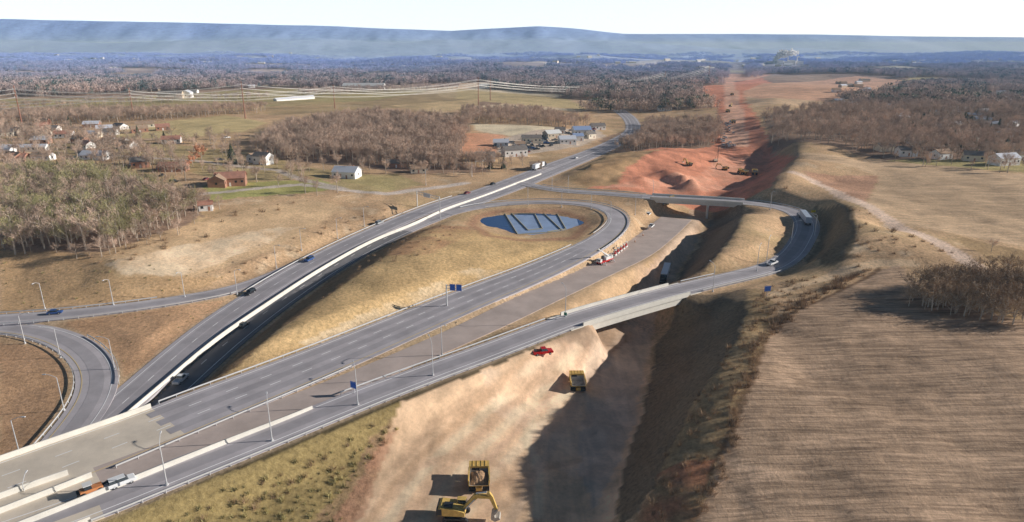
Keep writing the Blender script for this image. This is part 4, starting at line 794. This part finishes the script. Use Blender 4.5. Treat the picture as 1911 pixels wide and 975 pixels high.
# plant + steam
x,y,z=px_,py_,pz_; e=bpy.data.objects.new('power_plant',None); S.collection.objects.link(e); e.location=(x,y,z); mb=MB(); ks=y/3000; e.scale=(ks,)*3
for i in range(5): mb.box((i*30-60,random.uniform(-20,20),6),(26,20,12+i%2*8),0)
for i in(-40,10,50): mb.cyl((i,0,0),(i,0,30),2,1.5,10,0)
mb.obj('plant_buildings',[M_sidew],e)
mb=MB(); random.seed(9)
for k in range(900):
    t=random.random()**.8; c=Vector((-50+28*t+75*max(0,t-.45)*random.random()*1.6,random.gauss(0,5),50*t-14*max(0,t-.6)+4)) + Vector((random.gauss(0,6),random.gauss(0,5),random.gauss(0,4)))*(.3+t)
    rr=random.uniform(2.0,4.2)*(.5+t*.7); n=8; vs=[c+Vector((0,0,rr))]
    for i in range(1,6):
        for j in range(n):
            a=math.pi*i/6; b=2*math.pi*j/n; q=rr*random.uniform(.8,1.2); vs.append(c+Vector((math.sin(a)*math.cos(b),math.sin(a)*math.sin(b),math.cos(a)))*q)
    vs.append(c-Vector((0,0,rr))); fs=[(0,1+j,1+(j+1)%n) for j in range(n)]+[(1+i*n+j,1+(i+1)*n+j,1+(i+1)*n+(j+1)%n,1+i*n+(j+1)%n) for i in range(4) for j in range(n)]+[(len(vs)-1,1+4*n+(j+1)%n,1+4*n+j) for j in range(n)]; mb.add(vs,fs,0)
sm=bpy.data.materials.new('steam'); sm.use_nodes=True; t=sm.node_tree; t.nodes.clear(); o=t.nodes.new('ShaderNodeOutputMaterial'); d1=t.nodes.new('ShaderNodeBsdfDiffuse'); d2=t.nodes.new('ShaderNodeBsdfTranslucent'); mx=t.nodes.new('ShaderNodeMixShader'); d1.inputs[0].default_value=(1,1,1,1); d2.inputs[0].default_value=(1,1,1,1); mx.inputs[0].default_value=.4; t.links.new(d1.outputs[0],mx.inputs[1]); t.links.new(d2.outputs[0],mx.inputs[2]); t.links.new(mx.outputs[0],o.inputs[0])
st=mb.obj('steam_plume',[sm],None,False); st.location=(x,y,z); st.scale=(ks,)*3
# ---------- haze (real scattering air layer)
hz=bpy.data.materials.new('haze'); hz.use_nodes=True; t=hz.node_tree; t.nodes.clear(); o=t.nodes.new('ShaderNodeOutputMaterial'); vs_=t.nodes.new('ShaderNodeVolumeScatter'); vs_.inputs['Color'].default_value=(.50,.78,1,1); vs_.inputs['Density'].default_value=.9e-4; vs_.inputs['Anisotropy'].default_value=0; t.links.new(vs_.outputs[0],o.inputs['Volume'])
mb=MB(); mb.box((0,8000,28),(50000,28000,206),0); mb.obj('haze',[hz])
# ---------- light
AZ=math.radians(6); EL=math.radians(19.5)
sd=Vector((math.cos(EL)*math.cos(AZ),math.cos(EL)*math.sin(AZ),math.sin(EL)))
L=bpy.data.lights.new('sun','SUN'); L.energy=5; L.angle=math.radians(.5); L.color=(1,.96,.90); lo=bpy.data.objects.new('sun',L); S.collection.objects.link(lo); lo.rotation_euler=sd.to_track_quat('Z','Y').to_euler()
w=bpy.data.worlds.new('World'); S.world=w; w.use_nodes=True; nt=w.node_tree; bg=nt.nodes['Background']; sk=nt.nodes.new('ShaderNodeTexSky'); sk.sky_type='NISHITA'; sk.sun_disc=False; sk.sun_elevation=EL; sk.sun_rotation=math.pi/2-AZ; sk.altitude=200; sk.air_density=.7; sk.dust_density=.2
tc=nt.nodes.new('ShaderNodeTexCoord'); sx=nt.nodes.new('ShaderNodeSeparateXYZ'); nt.links.new(tc.outputs['Generated'],sx.inputs[0]); mr=nt.nodes.new('ShaderNodeMapRange'); mr.inputs[1].default_value=0.07; mr.inputs[2].default_value=.12; mr.inputs[3].default_value=1; mr.inputs[4].default_value=0; nt.links.new(sx.outputs['Z'],mr.inputs[0])
vm=nt.nodes.new('ShaderNodeVectorMath'); vm.operation='SCALE'; vm.inputs[0].default_value=(15,17,20); nt.links.new(mr.outputs[0],vm.inputs['Scale']); va=nt.nodes.new('ShaderNodeVectorMath'); va.operation='ADD'; nt.links.new(sk.outputs[0],va.inputs[0]); nt.links.new(vm.outputs[0],va.inputs[1])
nt.links.new(va.outputs[0],bg.inputs['Color']); bg.inputs['Strength'].default_value=.05
S.view_settings.view_transform='Standard'; S.view_settings.look='None'; S.view_settings.exposure=0
cam=bpy.data.cameras.new('camera'); cam.sensor_width=36; cam.lens=36*F/1911; cam.clip_start=1; cam.clip_end=80000
co=bpy.data.objects.new('camera',cam); S.collection.objects.link(co); co.location=(0,0,H); co.rotation_euler=(math.pi/2-TH,0,0); S.camera=co
